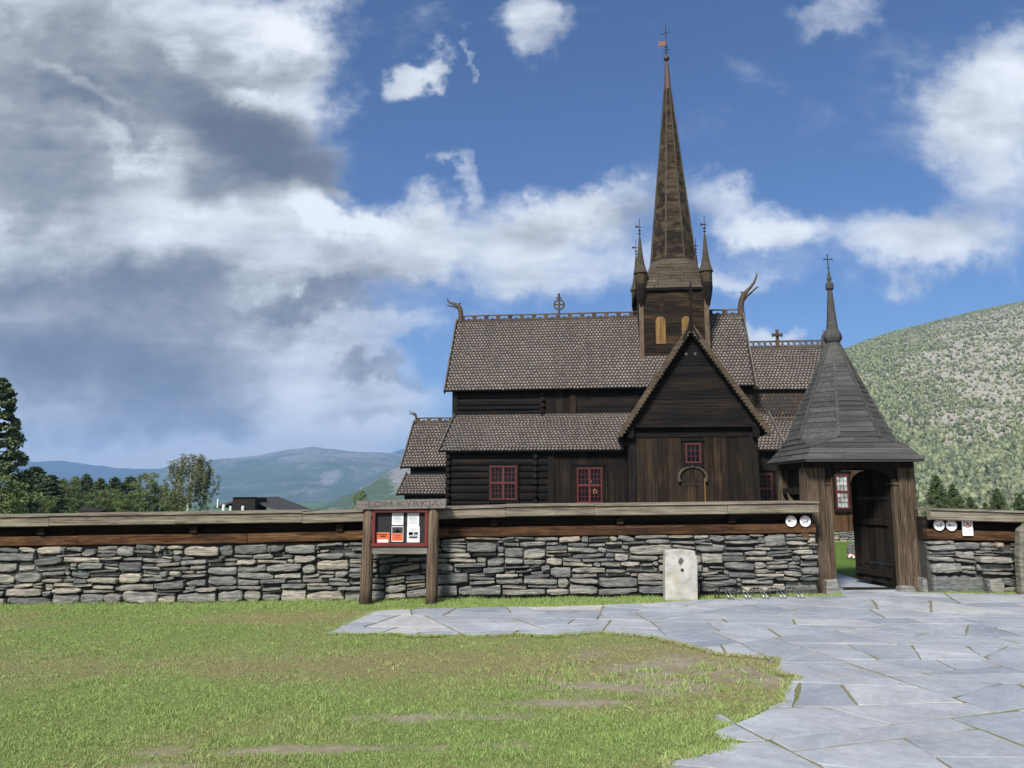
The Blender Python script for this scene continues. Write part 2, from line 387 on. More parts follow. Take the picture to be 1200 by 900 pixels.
def tag(o, label=None, cat=None, group=None, kind=None):
    if label: o['label'] = label
    if cat: o['category'] = cat
    if group: o['group'] = group
    if kind: o['kind'] = kind
    return o
def empty(name, loc, rz=0):
    o = bpy.data.objects.new(name, None); o.empty_display_size = .3; col.objects.link(o); o.location = loc; o.rotation_euler = (0, 0, rz); return o
def copy_tree(o, parent=None):
    c = o.copy(); col.objects.link(c)
    if parent: c.parent = parent
    for ch in list(o.children): copy_tree(ch, c)
    return c
def np_mesh(name, V, F, mat, attrs=None, kind=None, smooth=False):
    """V (n,3), F (m,k) numpy arrays"""
    me = bpy.data.meshes.new(name); k = F.shape[1]
    me.vertices.add(len(V)); me.vertices.foreach_set('co', np.ascontiguousarray(V, dtype=np.float32).ravel())
    me.loops.add(F.size); me.loops.foreach_set('vertex_index', np.ascontiguousarray(F, dtype=np.int32).ravel())
    me.polygons.add(len(F)); me.polygons.foreach_set('loop_start', np.arange(len(F), dtype=np.int32) * k)
    if smooth: me.polygons.foreach_set('use_smooth', np.ones(len(F), dtype=bool))
    me.materials.append(M[mat] if isinstance(mat, str) else mat)
    me.update(calc_edges=True); me.validate()
    for n, a in (attrs or {}).items():
        at = me.attributes.new(n, 'FLOAT', 'POINT'); at.data.foreach_set('value', np.ascontiguousarray(a, dtype=np.float32))
    o = bpy.data.objects.new(name, me); col.objects.link(o)
    if kind: o['kind'] = kind
    return o
def text_mesh(body, size, name, mat, parent, loc, extrude=.002):
    """lettering as a flat mesh facing -Y"""
    cu = bpy.data.curves.new(name, 'FONT'); cu.body = body; cu.size = size; cu.extrude = extrude; cu.align_x = 'CENTER'; cu.align_y = 'CENTER'
    t = bpy.data.objects.new(name + '_tmp', cu); col.objects.link(t)
    dg = bpy.context.evaluated_depsgraph_get(); me = bpy.data.meshes.new_from_object(t.evaluated_get(dg))
    bpy.data.objects.remove(t); me.materials.clear(); me.materials.append(M[mat]); me.name = name
    me.transform(Matrix.Rotation(R(90), 4, 'X'))
    o = bpy.data.objects.new(name, me); col.objects.link(o); o.parent = parent; o.location = loc
    return o

# ------------------------------------------------------------------ paving layout
def poly_area(p): return .5 * sum(p[i][0] * p[(i + 1) % len(p)][1] - p[(i + 1) % len(p)][0] * p[i][1] for i in range(len(p)))
def clip_half(poly, a, n):
    out = []
    for i in range(len(poly)):
        p, q = poly[i], poly[(i + 1) % len(poly)]
        dp = (p[0] - a[0]) * n[0] + (p[1] - a[1]) * n[1]; dq = (q[0] - a[0]) * n[0] + (q[1] - a[1]) * n[1]
        if dp >= 0: out.append(p)
        if dp * dq < 0:
            t = dp / (dp - dq); out.append((p[0] + (q[0] - p[0]) * t, p[1] + (q[1] - p[1]) * t))
    return out
def bsp(poly, out, rnd):
    A = abs(poly_area(poly)); cx = sum(p[0] for p in poly) / len(poly); cy = sum(p[1] for p in poly) / len(poly)
    lim = rnd.uniform(.26, .8) * (1.0 if cy > 8.3 else 1.25)
    if A < lim: out.append(poly); return
    # principal axis
    sxx = sum((p[0] - cx) ** 2 for p in poly); syy = sum((p[1] - cy) ** 2 for p in poly); sxy = sum((p[0] - cx) * (p[1] - cy) for p in poly)
    th = .5 * math.atan2(2 * sxy, sxx - syy)
    if sxx / max(syy, 1e-6) < 2.6 and rnd.random() < .6 and syy > .03: th = math.pi / 2   # favour slabs longer across the view
    th += rnd.gauss(0, .22)
    n = (math.cos(th), math.sin(th)); a = (cx + rnd.gauss(0, .12), cy + rnd.gauss(0, .12))
    p1 = clip_half(poly, a, n); p2 = clip_half(poly, a, (-n[0], -n[1]))
    if len(p1) < 3 or len(p2) < 3 or min(abs(poly_area(p1)), abs(poly_area(p2))) < .06: out.append(poly); return
    bsp(p1, out, rnd); bsp(p2, out, rnd)
REGION = [(-2.22, 9.42), (-1.95, 11.2), (-.6, 11.45), (.6, 11.4), (1.87, 11.6), (3.0, 11.95), (3.9, 12.15), (5.0, 12.1), (5.2, 12.5), (5.25, 13.2), (5.25, 20), (6.5, 20), (6.28, 13.2), (6.35, 12.45), (7.2, 12.2), (8.4, 12.1), (13, 12.0), (13, 3.2), (1.0, 3.2), (.95, 4.4), (.9, 4.9), (1.4, 5.2), (1.36, 5.5), (1.72, 5.85), (2.1, 6.25), (2.22, 6.6), (2.5, 7.05), (2.38, 7.3), (2.6, 7.75), (2.15, 8.0), (1.95, 8.25), (1.6, 8.95), (1.05, 9.3), (.5, 9.18), (0, 9.28), (-.45, 9.2), (-.6, 9.35), (-1.2, 9.3), (-1.35, 9.44)]
prnd = random.Random(23)
cells = []
bsp([(-2.6, 3.0), (13.2, 3.0), (13.2, 12.7), (-2.6, 12.7)], cells, prnd)
cells += [[(5.1, 12.7 + i * .9), (6.7, 12.7 + i * .9), (6.7, 13.6 + i * .9), (5.1, 13.6 + i * .9)] for i in range(8)]
slabs = []
for c in cells:
    if poly_area(c) < 0: c = c[::-1]
    p = REGION
    for i in range(len(c)):
        a, b_ = c[i], c[(i + 1) % len(c)]
        p = clip_half(p, a, (-(b_[1] - a[1]), b_[0] - a[0]))
        if len(p) < 3: break
    if len(p) < 3: continue
    q = [p[0]]
    for pt in p[1:]:
        if math.hypot(pt[0] - q[-1][0], pt[1] - q[-1][1]) > .03: q.append(pt)
    per = sum(math.hypot(q[i][0] - q[i - 1][0], q[i][1] - q[i - 1][1]) for i in range(len(q)))
    if len(q) < 3 or abs(poly_area(q)) < .012 or abs(poly_area(q)) / per ** 2 < .004: continue
    if max(a_[0] for a_ in q) < 1.5 and max(a_[1] for a_ in q) < 6.2 and abs(poly_area(q)) < .03: continue
    if poly_area(q) < 0: q = q[::-1]
    gap = prnd.uniform(.007, .018); n = len(q); ins = []
    for i in range(n):
        p0, p1, p2 = Vector(q[i - 1]), Vector(q[i]), Vector(q[(i + 1) % n])
        e1 = (p1 - p0).normalized(); e2 = (p2 - p1).normalized()
        n1 = Vector((-e1.y, e1.x)); n2 = Vector((-e2.y, e2.x)); bis = n1 + n2
        if bis.length < .3: bis = n1
        bis.normalize(); k = max(.8, bis.dot(n1)); ins.append(p1 + bis * gap / k)
    fine = []
    for i in range(n):
        a, b_ = ins[i], ins[(i + 1) % n]; L = (b_ - a).length; k = max(1, int(L / .22))
        e = (b_ - a).normalized() if L > 1e-6 else Vector((1, 0)); nn = Vector((-e.y, e.x))
        for j in range(k):
            fine.append(a.lerp(b_, j / k) + nn * (prnd.gauss(0, .007) if j else abs(prnd.gauss(0, .012))))
    slabs.append([(p.x, p.y) for p in fine])
mb = MB()
for s_ in slabs:
    cx = sum(p[0] for p in s_) / len(s_); cy = sum(p[1] for p in s_) / len(s_)
    tx, ty, dz = prnd.uniform(-.002, .002), prnd.uniform(-.002, .002), prnd.uniform(.031, .0345)
    def top(p, k, h): 
        x, y = cx + (p[0] - cx) * k, cy + (p[1] - cy) * k
        return (x, y, gz(x, y) + dz + tx * (x - cx) + ty * (y - cy) + h)
    n = len(s_); R0 = [(p[0], p[1], gz(p[0], p[1]) - .06) for p in s_]; R1 = [top(p, 1, -.005) for p in s_]; R2 = [top(p, .992, 0) for p in s_]
    mb.add(R0 + R1 + R2, [(i, (i + 1) % n, n + (i + 1) % n, n + i) for i in range(n)] + [(n + i, n + (i + 1) % n, 2 * n + (i + 1) % n, 2 * n + i) for i in range(n)] + [tuple(range(2 * n, 3 * n))])
paving = mb.build('stone_paving', 'slab'); tag(paving, kind='structure')

# coverage raster of the slabs (2 cm) to keep turf off them
RX0, RY0, RS = -3.0, 3.0, .02
NX, NY = int(12 / RS), int(10.2 / RS)
cover = np.zeros((NY, NX), bool)
gx = RX0 + (np.arange(NX) + .5) * RS; gy = RY0 + (np.arange(NY) + .5) * RS
for s_ in slabs:
    P = np.array(s_); x0, y0 = P.min(0); x1, y1 = P.max(0)
    i0, i1 = np.clip([int((x0 - RX0) / RS), int((x1 - RX0) / RS) + 2], 0, NX); j0, j1 = np.clip([int((y0 - RY0) / RS), int((y1 - RY0) / RS) + 2], 0, NY)
    if i1 <= i0 or j1 <= j0: continue
    X, Y = np.meshgrid(gx[i0:i1], gy[j0:j1]); ins = np.zeros(X.shape, bool)
    for k in range(len(P)):
        xa, ya = P[k - 1]; xb, yb = P[k]
        c = ((ya > Y) != (yb > Y)) & (X < (xb - xa) * (Y - ya) / ((yb - ya) if yb != ya else 1e-9) + xa); ins ^= c
    cover[j0:j1, i0:i1] |= ins
def covered(x, y):
    i = ((x - RX0) / RS).astype(int); j = ((y - RY0) / RS).astype(int)
    ok = (i >= 0) & (i < NX) & (j >= 0) & (j < NY); r = np.zeros(len(x), bool); r[ok] = cover[j[ok], i[ok]]; return r
def in_region(x, y):
    ins = np.zeros(len(x), bool); P = REGION
    for k in range(len(P)):
        xa, ya = P[k - 1]; xb, yb = P[k]
        ins ^= ((ya > y) != (yb > y)) & (x < (xb - xa) * (y - ya) / ((yb - ya) if yb != ya else 1e-9) + xa)
    return ins

# ------------------------------------------------------------------ ground sheet
def dirt_f(x, y):
    d = np.zeros_like(x)
    for (cx, cy, rx, ry, s) in ((1.6, 7.55, 1.05, .6, .95), (1.1, 6.9, 1.0, .4, .95), (.3, 6.35, .75, .16, .9), (2.15, 7.0, .4, .5, .7), (-1.45, 5.3, 1.1, .12, .95), (-.55, 6.0, .9, .14, .7), (1.0, 8.3, .8, .4, .45), (-2.4, 5.02, .6, .1, .6)):
        d = np.maximum(d, s * np.exp(-(((x - cx) / rx) ** 2 + ((y - cy) / ry) ** 2)))
    n = fbm(x * 2.6, y * 3.2, 5, 3) * .7 + fbm(x * 9, y * 12, 4, 13) * .3
    d = ss(.25, .9, d + (n - .5) * 1.7)
    edge = ss(12.35, 12.5, y) * ss(.35, .6, fbm(x * 3, y * 3, 3, 9))
    return np.clip(np.maximum(d, edge * .8), 0, 1)
def dry_f(x, y):
    v = fbm(x * .55 + 3, y * .9, 4, 21) * .75 + fbm(x * 2.6, y * 3.5, 4, 5) * .35
    v = v + .30 * np.exp(-(((x - .9) / 1.9) ** 2 + ((y - 7.6) / 1.3) ** 2)) + .16 * np.exp(-(((x + 2.2) / 2.5) ** 2 + ((y - 8.2) / .9) ** 2)) + .16 * np.exp(-(((x + 3.5) / 2.5) ** 2 + ((y - 10.6) / .5) ** 2))
    v = v - .30 * ss(11.1, 12.0, y) - .18 * np.exp(-(((x + 2.6) / 1.6) ** 2 + ((y - 6.4) / .7) ** 2)) - .25 * np.exp(-(((x - .3) / 1.6) ** 2 + ((y - 5.4) / .5) ** 2))
    return .06 + .76 * ss(.37, .88, v)
xs = np.unique(np.concatenate([np.linspace(-9500, -60, 24), np.linspace(-60, -12, 30), np.arange(-12, 9.01, .07), np.linspace(9, 60, 32), np.linspace(60, 9500, 24)]))
ys = np.unique(np.concatenate([np.linspace(-60, 3, 14), np.arange(3, 13.01, .07), np.linspace(13, 60, 50), np.linspace(60, 400, 20), np.linspace(400, 9600, 20)]))
X, Y = np.meshgrid(xs, ys)
und = (fbm(X * .5, Y * .5, 3, 40) - .5) * .05 + (fbm(X * 3, Y * 3, 3, 44) - .5) * .02
und = und * np.where(in_region(X.ravel(), Y.ravel()).reshape(X.shape), 0, 1) * (1 - ss(60, 100, np.abs(X))) * (1 - ss(50, 90, Y))
Z = ground_z(X, Y) + und + .0255 * in_region(X.ravel(), Y.ravel()).reshape(X.shape)   # bedding and joint fill
V = np.stack([X.ravel(), Y.ravel(), Z.ravel()], 1); nx = len(xs)
I = (np.arange(len(ys) - 1)[:, None] * nx + np.arange(nx - 1)[None, :]).ravel()
F = np.stack([I, I + 1, I + nx + 1, I + nx], 1)
near = (1 - ss(20, 60, np.abs(V[:, 0])))
joints = in_region(V[:, 0], V[:, 1]) & (V[:, 1] < 12.6)
dirt = np.where(joints, .3 - .28 * ss(.5, .62, fbm(V[:, 0] * 1.3, V[:, 1] * 1.3, 3, 77)), dirt_f(V[:, 0], V[:, 1]) * (V[:, 1] < 13) * (V[:, 1] > 2))
np_mesh('ground', V, F, 'ground', {'dry': dry_f(V[:, 0], V[:, 1]) * near, 'dirt': dirt, 'yard': ss(13, 14, V[:, 1])}, 'structure', True)

def blades(name, x, y, h, w, dry, lean=.5, zo=0.0):
    n = len(x); a = rng.uniform(0, 2 * np.pi, n); la = rng.uniform(0, 2 * np.pi, n); ll = np.abs(rng.normal(0, lean, n)) * h
    z = ground_z(x, y)
    z = z + (fbm(x * .5, y * .5, 3, 40) - .5) * .05 + (fbm(x * 3, y * 3, 3, 44) - .5) * .02 - .006 + zo
    dx, dy = np.cos(a) * w / 2, np.sin(a) * w / 2
    V = np.empty((n, 3, 3)); V[:, 0] = np.stack([x - dx, y - dy, z], 1); V[:, 1] = np.stack([x + dx, y + dy, z], 1)
    V[:, 2] = np.stack([x + np.cos(la) * ll, y + np.sin(la) * ll, z + h], 1)
    return np_mesh(name, V.reshape(-1, 3), np.arange(n * 3).reshape(-1, 3), 'grass', {'dry': np.repeat(dry, 3)}, 'stuff')
def lawn():
    N = 760000
    # uniform in the trapezoid the photograph shows plus margins, denser near
    y = 4.2 + (12.55 - 4.2) * rng.random(N) ** 1.25; x = rng.uniform(-1, 1, N) * (y * .72 + 1.0)
    keep = (x > -10.5) & (x < 10) & ~covered(x, y) & ~(in_region(x, y))
    x, y = x[keep], y[keep]
    d = dirt_f(x, y); keep = rng.random(len(x)) > d * .95; x, y, d = x[keep], y[keep], d[keep]
    dry = np.clip(dry_f(x, y) + rng.normal(0, .28, len(x)), 0, 1)
    wl = ss(11.2, 12.2, y)
    tuft = fbm(x * 4.5, y * 4.5, 3, 61)
    h = (.010 + .017 * rng.random(len(x)) + .022 * wl + .018 * ss(.48, .72, tuft)) * (1 - .35 * dry) * (1 - .5 * d)
    w = .004 + .003 * rng.random(len(x))
    blades('lawn_grass', x, y, h, w, dry, .9)
    # tufts in the joints of the paving
    N = 150000; y = rng.uniform(3.6, 12.4, N); x = rng.uniform(-2.3, 9, N)
    keep = in_region(x, y) & ~covered(x, y) & (fbm(x * 1.3, y * 1.3, 3, 77) > .47); x, y = x[keep], y[keep]
    blades('joint_grass', x, y, .026 + .026 * rng.random(len(x)), np.full(len(x), .006), np.clip(.35 + rng.normal(0, .25, len(x)), 0, 1), .8)
    # turf creeping over the edge of the paving
    ex, ey = [], []
    for i in range(len(REGION)):
        (xa, ya), (xb, yb) = REGION[i], REGION[(i + 1) % len(REGION)]
        if max(ya, yb) > 12.6 or max(xa, xb) > 9 or min(ya, yb) < 4.3: continue
        L = math.hypot(xb - xa, yb - ya); k = int(L * 900); t = rng.random(k); q = fbm((xa + (xb - xa) * t) * 6, (ya + (yb - ya) * t) * 6, 3, 71)
        nx_, ny_ = -(yb - ya) / L, (xb - xa) / L; o_ = rng.normal(0, .022, k) + (q - .5) * .16
        ex.append(xa + (xb - xa) * t + nx_ * o_); ey.append(ya + (yb - ya) * t + ny_ * o_)
    ex, ey = np.concatenate(ex), np.concatenate(ey)
    blades('edge_grass', ex, ey, .014 + .03 * rng.random(len(ex)), .0045 + .004 * rng.random(len(ex)), np.clip(dry_f(ex, ey) + rng.normal(0, .25, len(ex)), 0, 1), .9, .022)
    # flat broad-leaved weeds and small pebbles on the worn turf
    wx, wy = [], []
    for _ in range(230):
        cx, cy = (rng.uniform(-7, 2.6), rng.uniform(4.9, 10.5)) if rng.random() < .65 else (rng.normal(1.2, .9), rng.normal(7.1, .55))
        k = rng.integers(8, 22); wx.append(cx + rng.normal(0, .035, k)); wy.append(cy + rng.normal(0, .03, k))
    wx, wy = np.concatenate(wx), np.concatenate(wy); keep = ~in_region(wx, wy); wx, wy = wx[keep], wy[keep]
    blades('lawn_weeds', wx, wy, rng.uniform(.015, .03, len(wx)), rng.uniform(.010, .02, len(wx)), np.clip(rng.normal(.05, .1, len(wx)), 0, 1), 1.6)
    N = 30000; x = rng.uniform(-5, 2.7, N); y = rng.uniform(4.8, 8.6, N); keep = (rng.random(N) < dirt_f(x, y) * .12) & ~in_region(x, y); x, y = x[keep], y[keep]
    n = len(x); r = rng.uniform(.004, .016, n); O8 = np.array([(1, 0, 0), (0, 1, 0), (-1, 0, 0), (0, -1, 0), (0, 0, .6), (0, 0, -.6)])
    V = np.stack([x, y, ground_z(x, y) + (fbm(x * .5, y * .5, 3, 40) - .5) * .05 + (fbm(x * 3, y * 3, 3, 44) - .5) * .02], 1)[:, None] + O8[None] * r[:, None, None] * rng.uniform(.6, 1.3, (n, 6, 1))
    F = (np.array([(0, 1, 4), (1, 2, 4), (2, 3, 4), (3, 0, 4), (1, 0, 5), (2, 1, 5), (3, 2, 5), (0, 3, 5)])[None] + (np.arange(n) * 6)[:, None, None]).reshape(-1, 3)
    np_mesh('pebbles', V.reshape(-1, 3), F, 'stone', None, 'stuff')
    # longer green tufts at the foot of the wall and on the worn patch
    cs = [(rng.uniform(-10, 4.8), rng.uniform(12.2, 12.45)) for _ in range(170)] + [(rng.uniform(6.7, 9), rng.uniform(12.3, 12.45)) for _ in range(25)] + [(rng.normal(1.2, .8), rng.normal(7.0, .5)) for _ in range(46)]
    px, py = [], []
    for cx, cy in cs:
        k = rng.integers(25, 70); px.append(cx + rng.normal(0, .05, k)); py.append(cy + rng.normal(0, .025, k))
    px, py = np.concatenate(px), np.concatenate(py); keep = ~in_region(px, py); px, py = px[keep], py[keep]
    blades('tuft_grass', px, py, rng.uniform(.03, .085, len(px)), np.full(len(px), .007), np.clip(rng.normal(.2, .2, len(px)), 0, 1), .5)
lawn()

# ------------------------------------------------------------------ dry stone walls
def rubble(x0, x1, H, yf, seed, big=None):
    """coursed rubble: stones dropped into the lowest gap of a running skyline"""
    rn = random.Random(seed); st = .02; n = int((x1 - x0) / st); sky = [0.0] * n; out = []
    for (bx0, bx1, bh, z0) in (big or []):
        i0, i1 = int((bx0 - x0) / st), int((bx1 - x0) / st)
        out.append((bx0, bx1, z0, z0 + bh))
        for i in range(max(0, i0), min(n, i1)): sky[i] = max(sky[i], z0 + bh + .006)
    guard = 0
    while guard < 9000:
        guard += 1
        lo = min(sky)
        if lo > H - .03: break
        i = sky.index(lo); j = i
        while j < n and sky[j] < lo + .015: j += 1
        if lo < .05: h = rn.choice([.1, .13, .17, .2]); w = rn.uniform(.26, .72)
        else: h = rn.choice([.03, .04, .045, .055, .06, .07, .075, .085, .095, .11, .13, .17]); w = rn.uniform(.16, .42) + h * rn.uniform(.8, 2.8)
        # a stone may ride over small steps to either side, which breaks the vertical joints
        tol = rn.choice([.012, .02, .03, .045, .06]); i0 = i; 
        back = int(rn.uniform(0, .22) / st)
        while back > 0 and i0 > 0 and sky[i0 - 1] < lo + tol: i0 -= 1; back -= 1
        k1 = i0; lim = int(w / st)
        while k1 < n and k1 - i0 < lim and sky[k1] < lo + tol: k1 += 1
        if k1 < j and j - k1 < 4: k1 = j
        L = (k1 - i0) * st; base = max(sky[i0:k1])
        if L < .06:
            nb = [sky[k] for k in (i0 - 1, k1) if 0 <= k < n]; v = min(nb) if nb else lo + .05
            if L > .035 and v - lo > .03: out.append((x0 + i0 * st, x0 + k1 * st, lo, min(v, H)))
            for k in range(i0, k1): sky[k] = max(v, lo) + .002
            continue
        h = min(h, L * .9)
        if base + h > H - .035: h = max(.028, H - base + rn.uniform(-.014, .01))
        out.append((x0 + i0 * st, x0 + k1 * st, base, base + h))
        for k in range(i0, k1): sky[k] = base + h
    mb = MB()
    for (a, b_, z0, z1) in out:
        w, h = b_ - a, z1 - z0
        g_ = .002 + .007 * rn.random(); cx, cz = (a + b_) / 2, (z0 + z1) / 2
        hw, hh = w / 2 - g_, h / 2 - g_ * .7
        if hw < .012 or hh < .008: continue
        rot = rn.gauss(0, .045) if w > .3 else rn.gauss(0, .09)
        nt_ = max(3, int(w / .075)); pts = []
        wl, wr = (1.0, 1.0) if h > .22 else (rn.uniform(.45, 1.0), rn.uniform(.45, 1.0))      # how blunt each end is: many stones thin out to a wedge
        el, er = rn.uniform(-.5, .5) * (1 - wl), rn.uniform(-.5, .5) * (1 - wr)
        belly = rn.uniform(-.12, .30); dip = rn.uniform(-.15, .22); ph = rn.uniform(0, 6.28)
        def prof(t):
            k = wl + (wr - wl) * t; e_ = 1 - abs(2 * t - 1) ** rn.choice([3, 5, 8, 12]) ; k = k + (1 - k) * (e_ * .85); cz_ = el + (er - el) * t
            return cz_ * (1 - e_), k
        c = min(hh * rn.uniform(.15, .55), hw * .3, .03)
        for k in range(nt_ + 1):
            t = k / nt_; o_, q = prof(t); pts.append((-hw + c * .6 + (2 * hw - 1.2 * c) * t, hh * (o_ - q * (1 - abs(rn.gauss(0, .06)) - dip * .3 * math.sin(math.pi * t)))))
        pts.append((hw * rn.uniform(.95, 1.0), hh * (er * .8 + rn.uniform(-.25, .25))))
        for k in range(nt_ + 1):
            t = 1 - k / nt_; o_, q = prof(t); pts.append((-hw + c * .6 + (2 * hw - 1.2 * c) * t, hh * (o_ + q * (1 - abs(rn.gauss(0, .10)) - .12 * abs(math.sin(ph + 5 * t))))))
        pts.append((-hw * rn.uniform(.95, 1.0), hh * (el * .8 + rn.uniform(-.25, .25))))
        cr, sr = math.cos(rot), math.sin(rot)
        pts = [(cx + x * cr - z * sr, cz + x * sr + z * cr) for x, z in pts]
        yo = yf + rn.gauss(0, .03) + .02 * (cz / H)
        n_ = len(pts); be = min(.015, hh * .35)
        def ring(k, y): return [(cx + (x - cx) * (1 - k / hw), y, cz + (z - cz) * (1 - k / max(hh, .02))) for x, z in pts]
        tl = rn.gauss(0, .025); tv = rn.gauss(0, .06)
        def R_(k, y): return [(x, yy + tl * (x - cx) + tv * (z - cz) + rn.gauss(0, .0035), z) for x, yy, z in ring(k, y)]
        rings = R_(0, yo + .22), R_(0, yo + be), R_(be * .28, yo + be * .3), R_(be, yo), R_(min(hh * .62, be + .018), yo - be * .2)
        V = [p for r in rings for p in r]
        F = [(q * n_ + i, q * n_ + (i + 1) % n_, (q + 1) * n_ + (i + 1) % n_, (q + 1) * n_ + i) for q in range(4) for i in range(n_)] + [tuple(range(4 * n_, 5 * n_))]
        mb.add(V, F)
    return mb

def stone_wall(x0, x1, seed, label, joints_, big=None, log_end=None, WH=.90, rise=None):
    root = empty('dry_stone_wall', (0, 0, 0)); tag(root, label, 'wall')
    def sheared(mb):
        mb.v = [(x, y, z + rise(x)) for x, y, z in mb.v]; return mb
    sw = rubble(x0, x1, WH, 12.40, seed, big); sheared(sw).build('stonework', 'stone', root)
    c = MB(); c.box(x0, x1, 12.50, 13.15, -.2, WH - .03); sheared(c).build('rubble_core', 'core', root)
    le = log_end or x1
    # the squared ochre log on the stones
    rn = random.Random(seed + 1); xx = x0; lg = MB()
    while xx < le - .01:
        L = min(rn.uniform(1.9, 3.6), le - xx)
        if le - xx - L < .6: L = le - xx
        dz = rn.uniform(-.008, .008); lg.bbox(xx + .004, xx + L - .004, 12.43 + rn.uniform(-.006, .006), 12.55, WH + .004, WH + .165 + dz, .018); xx += L
    sheared(lg).build('sill_log', 'sill', root)
    u = MB(); u.bbox(x0, le, 12.56, 12.85, WH - .02, WH + .36, .02); sheared(u).build('upper_log', 'shadedlog', root)
    # rafter ends that carry the little roof
    xx = x0 + .6
    while xx < le - .3:
        b_ = MB(); b_.bbox(xx, xx + .11, 12.40, 12.555, WH + .185, WH + .29, .012); sheared(b_).build('bracket', 'shadedlog', root); xx += rn.uniform(1.7, 2.6)
    xx = x0
    for xe in joints_ + [x1]:
        dz = rn.uniform(-.006, .01); s = rn.uniform(.0, .02); f = MB()
        f.bbox(xx + .003, xe - .003, 12.29 - s, 12.40, WH + .318 + dz, WH + .47 + dz, .014)
        sheared(f).build('fascia_beam', 'cap', root)
        t = MB(); t.hexa([(xx + .002, 12.265 - s, WH + .473 + dz), (xe - .002, 12.265 - s, WH + .473 + dz), (xe - .002, 13.3, WH + .475 + dz), (xx + .002, 13.3, WH + .475 + dz)],
                         [(xx + .002, 12.265 - s, WH + .498 + dz), (xe - .002, 12.265 - s, WH + .498 + dz), (xe - .002, 13.3, WH + .505 + dz), (xx + .002, 13.3, WH + .505 + dz)])
        sheared(t).build('cap_board', 'cap', root); xx = xe
    return root
stone_wall(-12.5, 4.84, 5, 'long dry stone wall with ochre log and grey plank cap left of the gate', [-10.2, -7.3, -5.3, -3.3, -1.75, -.1, 1.3, 3.4], rise=lambda x: .0115 * x + .06 * float(ss(-2.2, -1.3, x)))
WR = stone_wall(6.60, 12.0, 12, 'short dry stone wall of large blocks with plank cap right of the gate', [9.6], big=[(6.62, 7.46, .43, .0), (7.5, 7.74, .27, .12), (7.5, 7.8, .1, 0), (6.62, 7.12, .17, .44)], log_end=8.2, WH=.95, rise=lambda x: -.03 - .03 * (x - 6.55))
eb = MB(); eb.hexa([(4.62, 12.42, .93), (4.73, 12.42, .93), (4.73, 12.55, .93), (4.62, 12.55, .93)], [(4.585, 12.42, 1.2), (4.68, 12.42, 1.2), (4.68, 12.55, 1.2), (4.585, 12.55, 1.2)])

# standing slate slab at the right edge
sp = MB(); pts = [(7.75, -.1), (8.35, -.1), (8.33, .8), (8.29, 1.12), (8.15, 1.2), (7.93, 1.17), (7.82, 1.1), (7.77, .7)]
mbp = [(x, z) for x, z in pts]; sp.prism(mbp, 'y', 12.0, 12.16)
o = sp.build('standing_stone', 'slate'); tag(o, 'tall dark slate slab standing upright against the right wall', 'stone slab')
bv = o.modifiers.new('edge', 'BEVEL'); bv.width = .03; bv.segments = 2

# white stele
def stele():
    pts = [(2.335, .0), (2.83, .0), (2.835, .3), (2.845, .62), (2.80, .775), (2.62, .80), (2.45, .79), (2.36, .77), (2.335, .5)]
    b_ = MB(); n = len(pts)
    b_.prism(pts, 'y', 12.02, 12.2); o = b_.build('stone_stele', 'stele'); tag(o, 'pale lichen-stained marble slab with a carved hole on the grass verge', 'stone slab')
    bv = o.modifiers.new('edge', 'BEVEL'); bv.width = .018; bv.segments = 2
    h = MB(); h.prism([(2.575, .56), (2.61, .6), (2.625, .64), (2.59, .68), (2.555, .65), (2.545, .6)], 'y', 12.012, 12.03); h.build('hollow_shade', 'slate', o)  # solid plug, the hollow's shade painted as its dark colour
    h = MB(); h.tube([(2.6, 12.011, .49), (2.6, 12.03, .49)], .024, 12); h.build('hole_shade', 'felt', o)  # black disc in place of a bore, its darkness is colour only
stele()

# bicycle rack
def bike_rack():
    root = empty('bicycle_rack', (3.45, 12.0, gz(3.5, 12.0))); tag(root, 'low steel bicycle rack of five hoops on the grass verge', 'bike rack')
    b_ = MB(); b_.tube([(-.35, .12, .02), (1.02, .12, .02)], .012, 8); b_.tube([(-.25, -.16, .02), (1.1, -.16, .02)], .012, 8); b_.build('base_rail', 'iron', root)
    first = None
    for k in range(5):
        if first is None:
            h = MB()
            for dx in (0, .055):
                P = [(-.03, .12, .0), (-.04, .12, .1), (-.02, .10, .155), (.02, .05, .18), (.06, -.01, .165), (.10, -.08, .09), (.145, -.16, .0)]
                h.tube([(x + dx, y, z) for x, y, z in P], .0095, 8)
            first = h.build('wheel_hoop', 'steel', root, True); o = first
        else:
            o = first.copy(); col.objects.link(o)
        o.location = (-.3 + .265 * k, 0, 0)
bike_rack()

